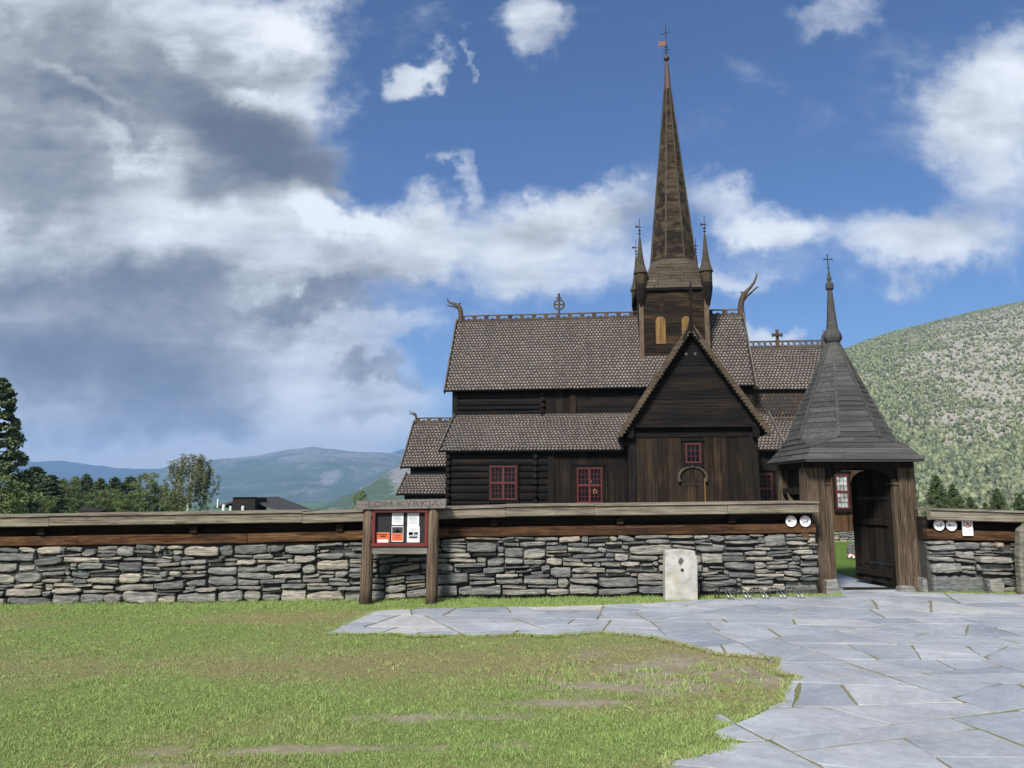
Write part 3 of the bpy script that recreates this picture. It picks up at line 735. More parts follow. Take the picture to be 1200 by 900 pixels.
# ------------------------------------------------------------------ information board
def info_board():
    gx_ = -1.72; root = empty('information_board', (gx_, 12.05, gz(gx_, 12.05))); tag(root, 'wooden notice board with red glazed case and carved header before the stone wall', 'notice board')
    w = root.location
    for sx in (-.5, .5):
        p = MB(); pr = []
        for k in range(6):
            t = k / 5; pr.append((sx + (.02 if sx < 0 else .005) * (t - .5) * 1.2, random.gauss(0, .003), -.05 + 1.5 * t))
        p.tube(pr, [.098 - .012 * k / 5 + random.gauss(0, .002) for k in range(6)], 10); o = p.build('post', 'post', root, True)
    hb = MB(); hb.hexa([(-.672, -.11, 1.425), (.70, -.11, 1.445), (.70, .12, 1.445), (-.67, .12, 1.425)], [(-.675, -.11, 1.56), (.705, -.11, 1.585), (.705, .12, 1.585), (-.675, .12, 1.56)])
    h = hb.build('header_board', 'header', root)
    tx = text_mesh('\u00b7LOM\u00b7KYRKJA\u00b7', .135, 'carved_lettering', 'grooveshade', h, (.05, -.1105, 1.503), .0015); tx.scale = (1.42, 1, 1); tx.rotation_euler = (0, -.018, 0)
    f = MB(); x0, x1, z0, z1 = -.43, .43, .86, 1.425; t = .05
    f.bbox(x0, x1, -.075, .03, z1 - t, z1, .006); f.bbox(x0, x1, -.075, .03, z0, z0 + t, .006); f.bbox(x0, x0 + t, -.074, .03, z0 + t, z1 - t, .006); f.bbox(x1 - t, x1, -.074, .03, z0 + t, z1 - t, .006)
    f.build('case_frame', 'redw', root)
    b_ = MB(); b_.box(x0 + t, x1 - t, -.01, .02, z0 + t, z1 - t); b_.build('back_panel', 'felt', root)
    r = MB(); r.bbox(-.42, .42, -.05, .03, .745, .853, .008); r.build('lower_rail', 'header', root)
    for z in (.97, 1.32):
        k = MB(); k.tube([(-.445, -.085, z - .02), (-.445, -.085, z + .02)], .012, 8); k.build('hinge', 'steel', root)
    # notices behind the glass
    def notice(name, label, x, z, w_, h_, mat, extra):
        o = MB(); o.box(-w_ / 2, w_ / 2, 0, .003, -h_ / 2, h_ / 2); ob = o.build(name, mat); ob.location = (w.x + x, w.y - .016, w.z + z)
        tag(ob, label, 'notice', 'notices in the red case')
        for (mt, x0_, x1_, z0_, z1_) in extra:
            e = MB(); e.box(x0_, x1_, -.003, -.0005, z0_, z1_); e.build('print', mt, ob)
        return ob
    tl = lambda n, x0_, x1_, zt, dz, mt='inkgrey', h_=.004: [(mt, x0_, x1_ - (.02 if i % 3 == 2 else 0), zt - i * dz, zt - i * dz + h_) for i in range(n)]
    notice('leaflet', 'orange leaflet with a white panel in the bottom left of the red case', -.268, .992, .205, .155, 'paper', [('orange', -.1, .1, -.02, .075), ('orange', -.1, -.085, -.075, -.02), ('orange', .085, .1, -.075, -.02), ('paper2', -.085, .07, .045, .055), ('paper2', -.04, .045, .015, .032), ('orange', -.1, .1, -.075, -.068)])
    notice('typed_sheet', 'plain white typed sheet in the middle of the red case', -.045, 1.278, .175, .185, 'paper', tl(7, -.06, .06, .06, .018))
    notice('leaflet', 'leaflet with black photograph over orange text in the middle of the case', -.045, 1.05, .18, .235, 'paper', [('ink', -.082, .082, .01, .105), ('paper2', -.04, .05, .03, .05), ('paper2', -.01, .015, .05, .075), ('orange', -.082, .082, -.1, .005), ('paper2', -.05, .05, -.03, -.024), ('paper2', -.04, .04, -.055, -.05)])
    notice('typed_sheet', 'white sheet of typed lines in the top right of the red case', .195, 1.268, .18, .2, 'paper', tl(8, -.065, .065, .07, .018))
    notice('picture_sheet', 'white sheet with a grey landscape picture in the bottom right of the case', .2, 1.045, .195, .245, 'paper', [('inkgrey', -.07, .07, -.06, .04), ('ink', -.07, -.01, -.01, .03), ('ink', .02, .07, 0, .025), ('ink', -.06, .06, -.055, -.035)] + tl(2, -.05, .05, .08, .018))
M['grooveshade'] = plain('groove_shade', (.07, .063, .056), .9)  # letters stand proud; the shade of carved grooves is in this colour
M['paper2'] = plain('white_print', (.6, .6, .6), .7, vary=.03)
info_board()

# signs on the logs
def disc_sign(x, z, label, kind):
    y = 12.405; root = empty('round_sign', (x, y, z)); tag(root, label, 'sign', 'round prohibition signs on the wall log')
    d = MB(); d.tube([(0, -.006, 0), (0, .006, 0)], .086, 28); d.build('plate', 'white', root)
    a = MB(); n = 9; P = []
    for k in range(n):
        t = R(150) - R(120) * k / (n - 1); P.append((.074 * math.cos(t), .074 * math.sin(t)))
    for k in range(n): t = R(30) + R(120) * k / (n - 1); P.append((.062 * math.cos(t), .062 * math.sin(t)))
    a.prism(P, 'y', -.0085, -.0065); a.build('red_arc', 'signred', root)
    s = MB()
    if kind == 'dog':
        s.prism([(-.035, -.005), (.02, -.002), (.035, .02), (.048, .018), (.05, .008), (.04, .0), (.03, -.012), (-.033, -.018)], 'y', -.0085, -.0065)
        for x0 in (-.033, -.02, .012, .024): s.prism([(x0, -.04), (x0 + .006, -.04), (x0 + .008, -.012), (x0 + .001, -.012)], 'y', -.0086, -.0066)
        s.bar((-.035, -.0075, -.008), (-.052, -.0075, .012), .003, .006)
        s.bar((.03, -.0075, .018), (-.01, -.0075, .045), .002, .003)
    else:
        s.prism([(-.048, -.012), (-.02, -.012), (-.008, -.002), (-.018, .014), (-.044, .016), (-.05, .004)], 'y', -.0085, -.0065)
        s.bar((-.012, -.0075, .0), (.03, -.0075, -.012), .003, .005)
    s.build('pictogram', 'ink', root)
disc_sign(4.44, 1.21, 'white round sign with small black mark beside the dog sign left of the gate', 'mark')
disc_sign(4.665, 1.21, 'white round dog sign on the log left of the gate post', 'dog')
disc_sign(6.79, 1.15, 'white round dog sign on the log just right of the gate', 'dog')
disc_sign(6.985, 1.145, 'white round sign with small black mark between dog sign and rectangular sign', 'mark')
def rect_sign():
    root = empty('prohibition_sign', (7.235, 12.40, 1.12)); tag(root, 'white rectangular sign with red crossed circle on the right wall', 'sign')
    p = MB(); p.box(-.083, .083, -.006, .006, -.135, .135); p.build('plate', 'white', root)
    r = MB(); n = 24; V = []
    for y in (-.0085, -.0065):
        for rr in (.064, .05):
            V += [(rr * math.cos(2 * math.pi * k / n), y, .055 + rr * math.sin(2 * math.pi * k / n)) for k in range(n)]
    F = [(k, (k + 1) % n, n + (k + 1) % n, n + k) for k in range(n)] + [(2 * n + k, 2 * n + (k + 1) % n, 3 * n + (k + 1) % n, 3 * n + k) for k in range(n)] + [(k, (k + 1) % n, 2 * n + (k + 1) % n, 2 * n + k) for k in range(n)] + [(n + k, n + (k + 1) % n, 3 * n + (k + 1) % n, 3 * n + k) for k in range(n)]
    r.add(V, F); r.bar((-.04, -.0075, .095), (.04, -.0075, .015), .003, .011); r.build('red_ring', 'signred', root)
    s = MB(); s.prism([(-.03, .03), (-.008, .052), (-.022, .075), (.0, .083), (.012, .06), (.034, .072), (.028, .05), (.012, .04), (.02, .025), (-.005, .038)], 'y', -.0082, -.0064); s.build('pictogram', 'ink', root)
    t = MB()
    for i in range(9): t.box(-.062 + i * .0138, -.062 + i * .0138 + .009, -.0085, -.0065, -.055, -.035)
    t.build('small_print', 'inkgrey', root); t = MB()
    for i in range(7): t.box(-.05 + i * .0145, -.05 + i * .0145 + .009, -.0085, -.0065, -.095, -.08)
    t.build('small_print', 'inkgrey', root)
rect_sign()
# ------------------------------------------------------------------ lychgate
def lychgate():
    cx, cy = 5.70, 13.40; g0 = gz(cx, cy)
    root = empty('lychgate', (cx, cy, g0)); tag(root, 'timber lychgate with tall pointed grey board roof and open dark door', 'gate')
    def post(x0, x1, y0, y1, z1, flare=.03):
        p = MB(); rn = random.Random(int(x0 * 100)); lv = []
        for k in range(7):
            t = k / 6; e = flare * (1 - t); j = lambda: rn.gauss(0, .004)
            c = .025
            lv.append([(x0 - e + c + j(), y0 - e), (x1 + e - c + j(), y0 - e), (x1 + e + j(), y0 - e + c), (x1 + e + j(), y1 + e - c), (x1 + e - c, y1 + e), (x0 - e + c, y1 + e), (x0 - e + j(), y1 + e - c), (x0 - e + j(), y0 - e + c)])
            lv[-1] = [(x, y, -.02 + (z1 + .02) * t) for x, y in lv[-1]]
        V = [q for l in lv for q in l]; F = [(a * 8 + i, a * 8 + (i + 1) % 8, (a + 1) * 8 + (i + 1) % 8, (a + 1) * 8 + i) for a in range(6) for i in range(8)] + [tuple(range(7, -1, -1)), tuple(range(48, 56))]
        p.add(V, F); return p.build('post', 'gate_v', root)
    # front and rear pairs of heavy posts (two baulks each at the front)
    L0 = -.86
    post(L0, L0 + .20, -.66, -.36, 2.1); post(L0 + .205, L0 + .335, -.645, -.37, 2.1, .02)
    post(.68, .82, -.66, -.36, 2.1, .02); post(.825, .94, -.655, -.36, 2.1, .035)
    post(L0, L0 + .17, .55, .72, 2.1, .01); post(.72, .9, .55, .72, 2.1, .01)
    # jambs with little capitals
    for x0, x1 in ((-.52, -.43), (.59, .675)):
        j = MB(); j.bbox(x0, x1, -.63, -.5, .02, 1.72, .012); jo = j.build('jamb', 'gate_v', root)
        c = MB(); c.bbox(x0 - .02, x1 + .02, -.65, -.42, 1.725, 1.765, .008); c.lathe(((x0 + x1) / 2, -.56, 1.765), [(.05, 0), (.062, .02), (.05, .05), (.02, .075), (.006, .09)], 10); c.build('capital', 'gate_v', jo)
    # front beam with arched underside
    n = 14; P = [(-.52, 2.1), (-.52, 1.78)]
    for k in range(n + 1):
        t = math.pi * (1 - k / n); P.append((.08 + .515 * math.cos(t), 1.78 + .22 * math.sin(t)))
    P += [(.68, 1.78), (.68, 2.1)]
    b_ = MB(); b_.prism(P, 'y', -.60, -.46); b_.build('arched_lintel', 'gate_dark', root)
    b_ = MB(); b_.bbox(L0, .91, -.70, -.52, 2.0, 2.115, .012); b_.bbox(L0, .91, .55, .73, 2.0, 2.12, .012); b_.bbox(L0 - .012, L0 + .12, -.5, .54, 2.0, 2.118, .012); b_.bbox(.8, .922, -.5, .54, 2.0, 2.118, .012); b_.build('wall_plate', 'gate_dark', root)
    # left side: rail, braces, planks; right side planked
    s = MB(); s.bbox(L0 + .02, L0 + .1, -.34, .54, 1.56, 1.68, .01); s.build('side_rail', 'gate_dark', root)
    s = MB(); s.bar((L0 + .05, -.15, .95), (L0 + .05, .28, 1.58), .05, .075, (1, 0, 0)); s.bar((L0 + .05, .36, .95), (L0 + .05, -.2, 1.02), .05, .07, (1, 0, 0)); s.build('side_brace', 'post', root)
    s = MB()
    y = -.35
    while y < .53:
        s.box(L0 + .105, L0 + .13, y, y + .135, .1, 1.4 + random.uniform(-.01, .02)); y += .142
    s.build('side_boarding', 'gate_v', root)
    s = MB(); y = -.35
    while y < .53: s.box(L0 + .135, L0 + .155, y, y + .15, .1, 1.995); y += .152
    s.build('side_lining', 'gate_dark', root)
    s = MB(); y = -.35
    while y < .53: s.box(.83, .855, y, y + .135, .1, 1.99); y += .142
    s.build('side_boarding', 'gate_v', root)
    # footing stones
    for (x, y, a, h) in ((-.60, -.80, .23, .22), (-.46, -.73, .17, .09), (.62, -.76, .3, .12), (.93, -.80, .24, .24), (-.8, .62, .3, .13), (.8, .62, .3, .13), (-.93, -.60, .16, .1)):
        q = MB(); j = lambda: random.gauss(0, .014)
        q.hexa([(x - a / 2 + j(), y - .1 + j(), -.08), (x + a / 2 + j(), y - .1 + j(), -.08), (x + a / 2 + j(), y + .14, -.08), (x - a / 2 + j(), y + .14, -.08)],
               [(x - a * .34 + j(), y - .07 + j(), h + j()), (x + a * .36 + j(), y - .06 + j(), h + j()), (x + a * .38, y + .12, h + j()), (x - a * .38, y + .12, h + j())])
        o = q.build('footing_stone', 'stone', root); bv = o.modifiers.new('edge', 'BEVEL'); bv.width = .02; bv.segments = 2
    t = MB(); t.bbox(-.42, .58, -.58, -.40, -.02, .055, .01); t.build('threshold', 'gate_dark', root)
    # open door leaf, hinged on the right jamb
    d = empty('door_hinge_line', (0, 0, 0)); bpy.data.objects.remove(d)
    W = .95; leaf = MB(); nb = 5
    def ztop(x): return 1.76 + .22 * math.sqrt(max(0, 1 - ((x - W / 2) / (W / 2)) ** 2))
    for k in range(nb):
        xa, xb = W * k / nb + .002, W * (k + 1) / nb - .002; m_ = 5
        leaf.prism([(xa, .1)] + [(xb, .1)] + [(xb + (xa - xb) * i / m_, ztop(xb + (xa - xb) * i / m_)) for i in range(m_ + 1)], 'y', -.025, .025 + .004 * (k % 2))
    door = leaf.build('door', 'gate_dark', root); door.location = (.60, -.46, 0); door.rotation_euler = (0, 0, R(180 - 77))
    for z in (.42, 1.5):
        h = MB(); h.bar((0, .036, z), (.78, .036, z), .008, .05)
        for x in (.25, .5, .72): h.tube([(x, .034, z - .06), (x + .04, .036, z), (x, .034, z + .06)], .008, 6)
        h.build('strap_hinge', 'iron', door)
    for z in (1.05, .2):
        h = MB(); h.bbox(.04, W - .04, .03, .065, z, z + .1, .008); h.build('door_ledge', 'gate_dark', door)
    # roof: square skirt broached to an octagon, then a steep octagonal spire of boards
    E_, ZE, ZB, Ro = .96, 2.125, 2.50, .80
    fl = Ro; hs = Ro * math.tan(math.pi / 8)
    oct_ = [(hs, -fl), (fl, -hs), (fl, hs), (hs, fl), (-hs, fl), (-fl, hs), (-fl, -hs), (-hs, -fl)]
    sq = [(-E_, -E_), (E_, -E_), (E_, E_), (-E_, E_)]
    s = MB()
    def lap(face_pts, rows, t=.018, over=.03):
        """a sloping quad (a,b lower; c,d upper) laid as lapped boards"""
        a, b_, c, d_ = [Vector(p) for p in face_pts]
        nrm = (b_ - a).cross(d_ - a).normalized()
        for r in range(rows):
            t0, t1 = r / rows, (r + 1) / rows
            p, q = a.lerp(d_, t0), b_.lerp(c, t0); u, v = b_.lerp(c, min(1, t1 + .02)), a.lerp(d_, min(1, t1 + .02))
            w = (q - p).length; cuts = [0]
            if w > .9:
                x = random.uniform(.3, .7); cuts.append(x)
            cuts.append(1)
            for i in range(len(cuts) - 1):
                c0, c1 = cuts[i] + (.003 if i else 0), cuts[i + 1]
                lo = random.uniform(.7, 1.3)
                B = [p.lerp(q, c0) + nrm * t * .9 * lo, p.lerp(q, c1) + nrm * t * .9 * lo, v.lerp(u, c1) + nrm * .002, v.lerp(u, c0) + nrm * .002]
                s.hexa([x - nrm * .02 for x in B], B)
    mid = [(x * 1.0, y * 1.0) for x, y in oct_]
    # corner broach points sit part way down the hips
    br = [(sx * .80, sy * .80, ZE + .21) for sx, sy in ((-1, -1), (1, -1), (1, 1), (-1, 1))]
    o8 = [(x, y, ZB) for x, y in oct_]
    sides = [((0, 1), (7, 0)), ((1, 2), (1, 2)), ((2, 3), (3, 4)), ((3, 0), (5, 6))]
    for (c0, c1), (oa, ob) in sides:
        A = (*sq[c0], ZE); B = (*sq[c1], ZE); mA = br[c0]; mB_ = br[c1]
        lap([A, B, mB_, mA], 2); 
        lap([mA, mB_, o8[ob], o8[oa]], 2)
    for c, (i, j) in ((0, (7, 6)), (1, (0, 1)), (2, (2, 3)), (3, (4, 5))):
        a, b_, d_ = Vector(br[c]), Vector(o8[i]), Vector(o8[j]); nrm = (b_ - a).cross(d_ - a)
        if nrm.z < 0: b_, d_ = d_, b_; nrm = -nrm
        nrm.normalize(); s.hexa([a - nrm * .02, b_ - nrm * .02, d_ - nrm * .02], [a + nrm * .014, b_ + nrm * .014, d_ + nrm * .014])
    s.hexa([(x * .995, y * .995, ZE - .03) for x, y in sq], [(x * .995, y * .995, ZE - .002) for x, y in sq])
    sk = s.build('skirt_roof', 'gate_roof', root)
    s = MB(); zt, rt = 4.22, .085
    for k in range(8):
        a, b_ = oct_[k], oct_[(k + 1) % 8]; f = rt / Ro
        lo0, lo1 = .985, .985
        lap([(a[0], a[1], ZB), (b_[0], b_[1], ZB), (b_[0] * (f + (1 - f) * .22), b_[1] * (f + (1 - f) * .22), ZB + (zt - ZB) * .78), (a[0] * (f + (1 - f) * .22), a[1] * (f + (1 - f) * .22), ZB + (zt - ZB) * .78)], 15, .014)
        k2 = f + (1 - f) * .235
        q = [Vector((a[0] * k2, a[1] * k2, ZB + (zt - ZB) * .765)), Vector((b_[0] * k2, b_[1] * k2, ZB + (zt - ZB) * .765)), Vector((b_[0] * f, b_[1] * f, zt)), Vector((a[0] * f, a[1] * f, zt))]
        n_ = (q[1] - q[0]).cross(q[3] - q[0]).normalized()
        s.hexa([x - n_ * .02 for x in q], [x + n_ * .012 for x in q])
    sp_ = s.build('steep_roof', 'gate_roof', root)
    for k in range(8):
        a = oct_[k]; q = MB(); f = rt / Ro
        q.bar((a[0] * 1.012, a[1] * 1.012, ZB + .0), (a[0] * f * 1.1, a[1] * f * 1.1, zt), .045, .03, (a[0], a[1], .4)); q.build('arris_batten', 'gate_roof', sp_)
    f = MB(); f.lathe((0, 0, 0), [(.09, 4.16), (.10, 4.22), (.13, 4.25), (.155, 4.30), (.155, 4.36), (.125, 4.42), (.10, 4.47), (.085, 4.60), (.045, 5.14), (.042, 5.2)], 8, math.pi / 8); fo = f.build('pinnacle', 'gate_roof', root)
    f = MB(); f.lathe((0, 0, 0), [(.045, 5.19), (.068, 5.21), (.072, 5.27), (.066, 5.31), (.035, 5.33), (.032, 5.36), (.045, 5.40), (.02, 5.5), (.01, 5.56)], 10); f.build('knob', 'gate_roof', fo)
    f = MB(); f.tube([(0, 0, 5.5), (-.01, 0, 5.85)], .009, 6); f.tube([(-.07, 0, 5.765), (.07, 0, 5.765)], .008, 6); f.tube([(-.03, 0, 5.6), (.03, 0, 5.6)], .007, 6)
    for x, z in ((-.07, 5.765), (.07, 5.765), (-.01, 5.85)): f.lathe((x, 0, z), [(.003, -.016), (.015, -.004), (.015, .004), (.003, .016)], 6)
    f.build('iron_cross', 'iron', fo)
lychgate()
o = eb.build('end_stud', 'sill'); o.parent = bpy.data.objects['dry_stone_wall']

# ------------------------------------------------------------------ stave church (own axes: x along the nave, y away from us)
CY = -.5
church = empty('stave_church', (8.72, 40.3, 0), R(-6))
tag(church, 'dark tarred stave church with shingled roofs, tall spire and dragon heads', 'church')
def board_wall(name, x0, x1, z0, z1, y, mat, vertical=True, w=.36, th=.06, parent=None, prof=None, seed=1, holes=()):
    rn = random.Random(seed); b_ = MB(); p = x0 if vertical else z0; end = x1 if vertical else z1
    while p < end - .01:
        ww = min(w * rn.uniform(.75, 1.25), end - p)
        if end - p - ww < w * .4: ww = end - p
        dy = rn.uniform(-.016, .016)
        if vertical: b_.bbox(p + .004, p + ww - .004, y - th / 2 + dy, y + th / 2, z0, z1, .008) if z1 - z0 > ww else b_.box(p + .004, p + ww - .004, y - th / 2 + dy, y + th / 2, z0, z1)
        elif prof:   # round log course
            n = 7; P = []
            for i in range(n): a = math.pi * i / (n - 1); P.append((y - .13 * math.sin(a) ** .7, p + ww * .5 - math.cos(a) * ww * .49))
            P += [(y + .05, p + ww - .01), (y + .05, p + .01)]
            b_.prism(P, 'x', x0, x1)
        else: b_.bbox(x0, x1, y - th / 2 + dy, y + th / 2, p + .003, p + ww - .003, .006)
        p += ww
    return b_.build(name, mat, parent or church)
def shingle_roof(mb, a, b, c, d, w=.17, e=.2, drop=.0):
    """pointed shingles on the sloping quad a-b (eave, left to right) c-d (top right, top left)"""
    a, b, c, d = Vector(a), Vector(b), Vector(c), Vector(d)
    up = ((d + c) / 2 - (a + b) / 2); L = up.length; rows = max(1, int(round(L / e))); nrm = (b - a).cross(d - a).normalized()
    for r in range(rows):
        t = r / rows; p, q = a.lerp(d, t), b.lerp(c, t); p2, q2 = a.lerp(d, min(1, t + 1.75 / rows)), b.lerp(c, min(1, t + 1.75 / rows))
        W = (q - p).length; n = max(1, int(round(W / w)))
        for k in range(-1, n + 1):
            s0 = (k + (.5 if r % 2 else 0)) / n; s1 = s0 + 1 / n
            if s1 <= .01 or s0 >= .99: continue
            s0_, s1_ = max(0, s0), min(1, s1); g = .14 / n; mid = (s0_ + s1_) / 2
            def at_(s, f): return p.lerp(q, s).lerp(p2.lerp(q2, s), f)
            j = random.gauss(0, .022) - (.12 if random.random() < .02 else 0); mid += random.gauss(0, .05) / n; lift = nrm * random.uniform(.026, .042); sh = .24 + j; he = .40 + j
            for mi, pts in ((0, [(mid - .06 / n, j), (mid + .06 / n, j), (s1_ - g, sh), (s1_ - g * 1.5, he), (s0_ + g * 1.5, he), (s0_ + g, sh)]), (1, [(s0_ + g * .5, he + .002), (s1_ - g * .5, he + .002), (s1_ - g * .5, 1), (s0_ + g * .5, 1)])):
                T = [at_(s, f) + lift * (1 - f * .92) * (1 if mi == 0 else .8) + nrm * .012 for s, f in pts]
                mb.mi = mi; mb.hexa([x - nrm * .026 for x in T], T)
    mb.mi = 0
def slab_roof(mb, a, b, c, d, th=.1):
    a, b, c, d = map(Vector, (a, b, c, d)); n = (b - a).cross(d - a).normalized() * th
    mb.hexa([p - n for p in (a, b, c, d)], [a, b, c, d])
def make_roof(name, quads, mat='shingle', parent=None, w=.17, e=.2):
    u = MB()
    for q in quads: slab_roof(u, *q[:4])
    o = u.build(name, 'under', parent or church)
    for q in quads:
        k = 2.4 if (q[0][1] > 1 and q[1][1] > 1) else 1      # slopes turned away carry broad boards
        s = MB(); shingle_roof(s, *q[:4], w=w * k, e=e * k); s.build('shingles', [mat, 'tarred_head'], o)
    return o
def strip(name, pts, w, h, mat, parent, up=(0, -1, 0)):
    b_ = MB()
    for p, q in zip(pts, pts[1:]): b_.bar(p, q, w, h, up)
    return b_.build(name, mat, parent)
def crest(parent, x0, x1, z, y=0, h=.30, step=.62, lattice=False):
    b_ = MB(); b_.bbox(x0, x1, y - .05, y + .05, z - .12, z + .05, .01); b_.bbox(x0, x1, y - .035, y + .035, z + h - .07, z + h, .01)
    n = max(2, int((x1 - x0) / step)); st = (x1 - x0) / n
    for k in range(n):
        xa, xb = x0 + k * st, x0 + (k + 1) * st
        if lattice:
            b_.bar((xa, y, z + .04), (xb, y, z + h - .05), .03, .035, (0, 0, 1)); b_.bar((xa, y, z + h - .05), (xb, y, z + .04), .03, .035, (0, 0, 1)); b_.box((xa + xb) / 2 - .025, (xa + xb) / 2 + .025, y - .02, y + .02, z + .04, z + h - .06)
        else:   # crown shaped openings between broad stubs
            b_.prism([(xa - .02, z + .05), (xa + st * .40, z + .05), (xa + st * .30, z + .13), (xa + st * .36, z + h - .07), (xa - .02, z + h - .07)], 'y', y - .03, y + .03)
            m = xa + st * .68; b_.prism([(m - .13, z + .05), (m + .13, z + .05), (m + .07, z + .12), (m + .03, z + .085), (m, z + .15), (m - .03, z + .085), (m - .07, z + .12)], 'y', y - .025, y + .025)
    return b_.build('ridge_crest', 'crest', parent)
def dragon(parent, x, z, s=1.0, right=False, raise_=0.0):
    """carved dragon head: neck, open jaws with curling tongue-like tips, mane ridge"""
    sg = 1 if right else -1; b_ = MB(); P = lambda u, w: (x + sg * u * s, 0, z + w * s)
    b_.tube([P(-.10, -.35), P(-.12, .1), P(-.13, .45), P(-.08, .8), P(.02, 1.0 + raise_ * .2), P(.16, 1.10 + raise_ * .4)], [.20 * s, .18 * s, .16 * s, .155 * s, .14 * s, .10 * s], 8)
    b_.tube([P(-.02, .98), P(.2, 1.13 + raise_ * .4), P(.42, 1.18 + raise_ * .8), P(.62, 1.24 + raise_ * 1.3), P(.75, 1.42 + raise_ * 1.6), P(.77, 1.58 + raise_ * 1.7)], [.11 * s, .10 * s, .08 * s, .065 * s, .05 * s, .035 * s], 7)
    b_.tube([P(.02, .85), P(.2, .95 + raise_ * .2), P(.42, 1.0 + raise_ * .5), P(.62, 1.03 + raise_ * .9), P(.80, 1.08 + raise_ * 1.1)], [.1 * s, .07 * s, .055 * s, .045 * s, .035 * s], 7)
    for k in range(6):
        w = -.1 + k * .19; q = -.27 + (.03 * k if k > 2 else 0); b_.prism([(x + sg * (q - .09) * s, z + (w + .02) * s), (x + sg * (q + .08) * s, z + (w - .07) * s), (x + sg * (q + .1) * s, z + (w + .11) * s)], 'y', -.04 * s, .04 * s)
    b_.tube([P(.06, 1.08 + raise_ * .2), P(-.06, 1.2 + raise_ * .2), P(-.14, 1.17 + raise_ * .2)], [.05 * s, .04 * s, .02 * s], 6)
    return b_.build('dragon_head', 'crest', parent, True)

ZF = -.06
# --- nave
AY, CYL, EY, RZ = -4.3, -2.5, -2.95, 11.02
nx0, nx1 = -11.5, 4.3
w = board_wall('aisle_wall', nx0, -6.55, ZF, 3.85, AY, 'tar_h', False, .30, prof=True, seed=3)
for x in (-7.2, nx0 + .12):
    lg = MB()
    for z in np.arange(ZF + .15, 3.6, .3): lg.tube([(x, AY - .30, z), (x, AY, z)], .115, 10)
    lg.build('log_ends', 'tar_v', w)
board_wall('aisle_wall', -6.5, -2.9, ZF, 3.85, AY, 'tar_v', True, .42, seed=5)
p_ = MB(); p_.bbox(-6.62, -6.28, AY - .12, AY, ZF, 3.8, .02); p_.build('wall_post', 'tar_v', church)
p_ = MB(); p_.bbox(-3.75, -3.0, AY - .075, AY - .02, ZF, 2.75, .01); p_.build('boarded_panel', 'tar_v', church)
board_wall('aisle_wall', 2.6, 4.25, ZF, 3.8, AY, 'tar_v', True, .4, seed=6)
b_ = MB(); b_.box(nx0, nx0 + .1, AY, 4.3, ZF, 4.0); b_.box(4.15, 4.25, AY + .05, 4.3, ZF, 4.0); b_.box(nx0, 4.25, 4.2, 4.3, ZF, 4.0); b_.build('end_wall', 'tar_v', church)
# stone footing
ft = rubble(-11.9, 9.0, .48, -4.42, 31); ft.v = [(x, y, z - .54) for x, y, z in ft.v]; ft.build('stone_footing', 'stone', church)
# aisle lean-to roofs
ar = make_roof('aisle_roof', [((-11.75, -4.72, 3.66), (-3.0, -4.72, 3.66), (-2.4, -2.55, 5.62), (-11.4, -2.55, 5.62)), ((2.3, -4.72, 3.62), (4.32, -4.72, 3.62), (4.05, -2.55, 5.5), (2.2, -2.55, 5.5))])
strip('barge_board', [(-11.78, -4.78, 3.64), (-11.42, -2.5, 5.68)], .05, .2, 'grey_trim', ar, (0, 0, 1)); strip('barge_board', [(4.36, -4.78, 3.6), (4.08, -2.5, 5.56)], .06, .22, 'grey_trim', ar, (0, 0, 1))
# clerestory
cw = board_wall('clerestory_wall', -11.5, -7.0, 5.3, 7.2, CYL, 'tar_h', False, .3, prof=True, seed=8)
lg = MB()
for z in np.arange(5.45, 7.0, .3): lg.tube([(-6.95, CYL - .22, z), (-6.95, CYL, z)], .115, 10)
lg.build('log_ends', 'tar_v', cw)
p_ = MB(); p_.bbox(-11.55, -11.3, CYL - .16, CYL - .03, 5.3, 7.1, .02); p_.build('corner_post', 'tar_v', church)
board_wall('clerestory_wall', -6.85, -5.5, 5.3, 7.2, CYL, 'tar_v', True, .55, seed=9); board_wall('clerestory_wall', -5.45, -1.6, 5.3, 7.2, CYL, 'tar_h', False, .62, seed=10)
p_ = MB(); p_.bbox(-5.6, -5.25, CYL - .12, CYL - .035, 5.3, 7.1, .02); p_.build('wall_post', 'brown_v', church)
for x in (-4.7, -2.05): p_ = MB(); p_.tube([(x, CYL - .05, 6.38), (x, CYL, 6.38)], .075, 12); p_.build('porthole', 'glass', church)
board_wall('clerestory_wall', 1.5, 3.45, 5.3, 7.2, CYL, 'tar_v', True, .45, seed=11)
b_ = MB(); b_.box(-11.5, -11.4, CYL + .03, 2.5, 3.6, 7.2); b_.box(3.35, 3.45, CYL + .03, 2.5, 3.6, 7.2); b_.box(-11.5, 3.45, 2.4, 2.5, 3.6, 7.2); b_.build('end_wall', 'tar_v', church)
# nave roof
nr = make_roof('nave_roof', [((-11.88, EY, 6.8), (3.42, EY, 6.86), (3.5, -.04, RZ + .05), (-11.82, -.04, RZ)), ((3.42, -EY, 6.8), (-11.88, -EY, 6.8), (-11.82, .04, RZ), (3.5, .04, RZ))])
for x in (-11.5, 3.35): g_ = MB(); g_.prism([(-2.5, 6.9), (2.5, 6.9), (0, 10.7)], 'x', x, x + .1); g_.build('gable_wall', 'tar_h', church)
for x, dx in ((-11.9, .06), (3.5, .08)): strip('barge_board', [(x, EY - .06, 6.72), (x + dx, .0, RZ + .1)], .07, .26, 'grey_trim', nr, (0, 0, 1)); strip('barge_board', [(x, -EY + .06, 6.72), (x + dx, .0, RZ + .1)], .07, .26, 'grey_trim', nr, (0, 0, 1))
crest(nr, -11.6, -1.75, RZ + .06); crest(nr, 1.75, 3.3, RZ + .06)
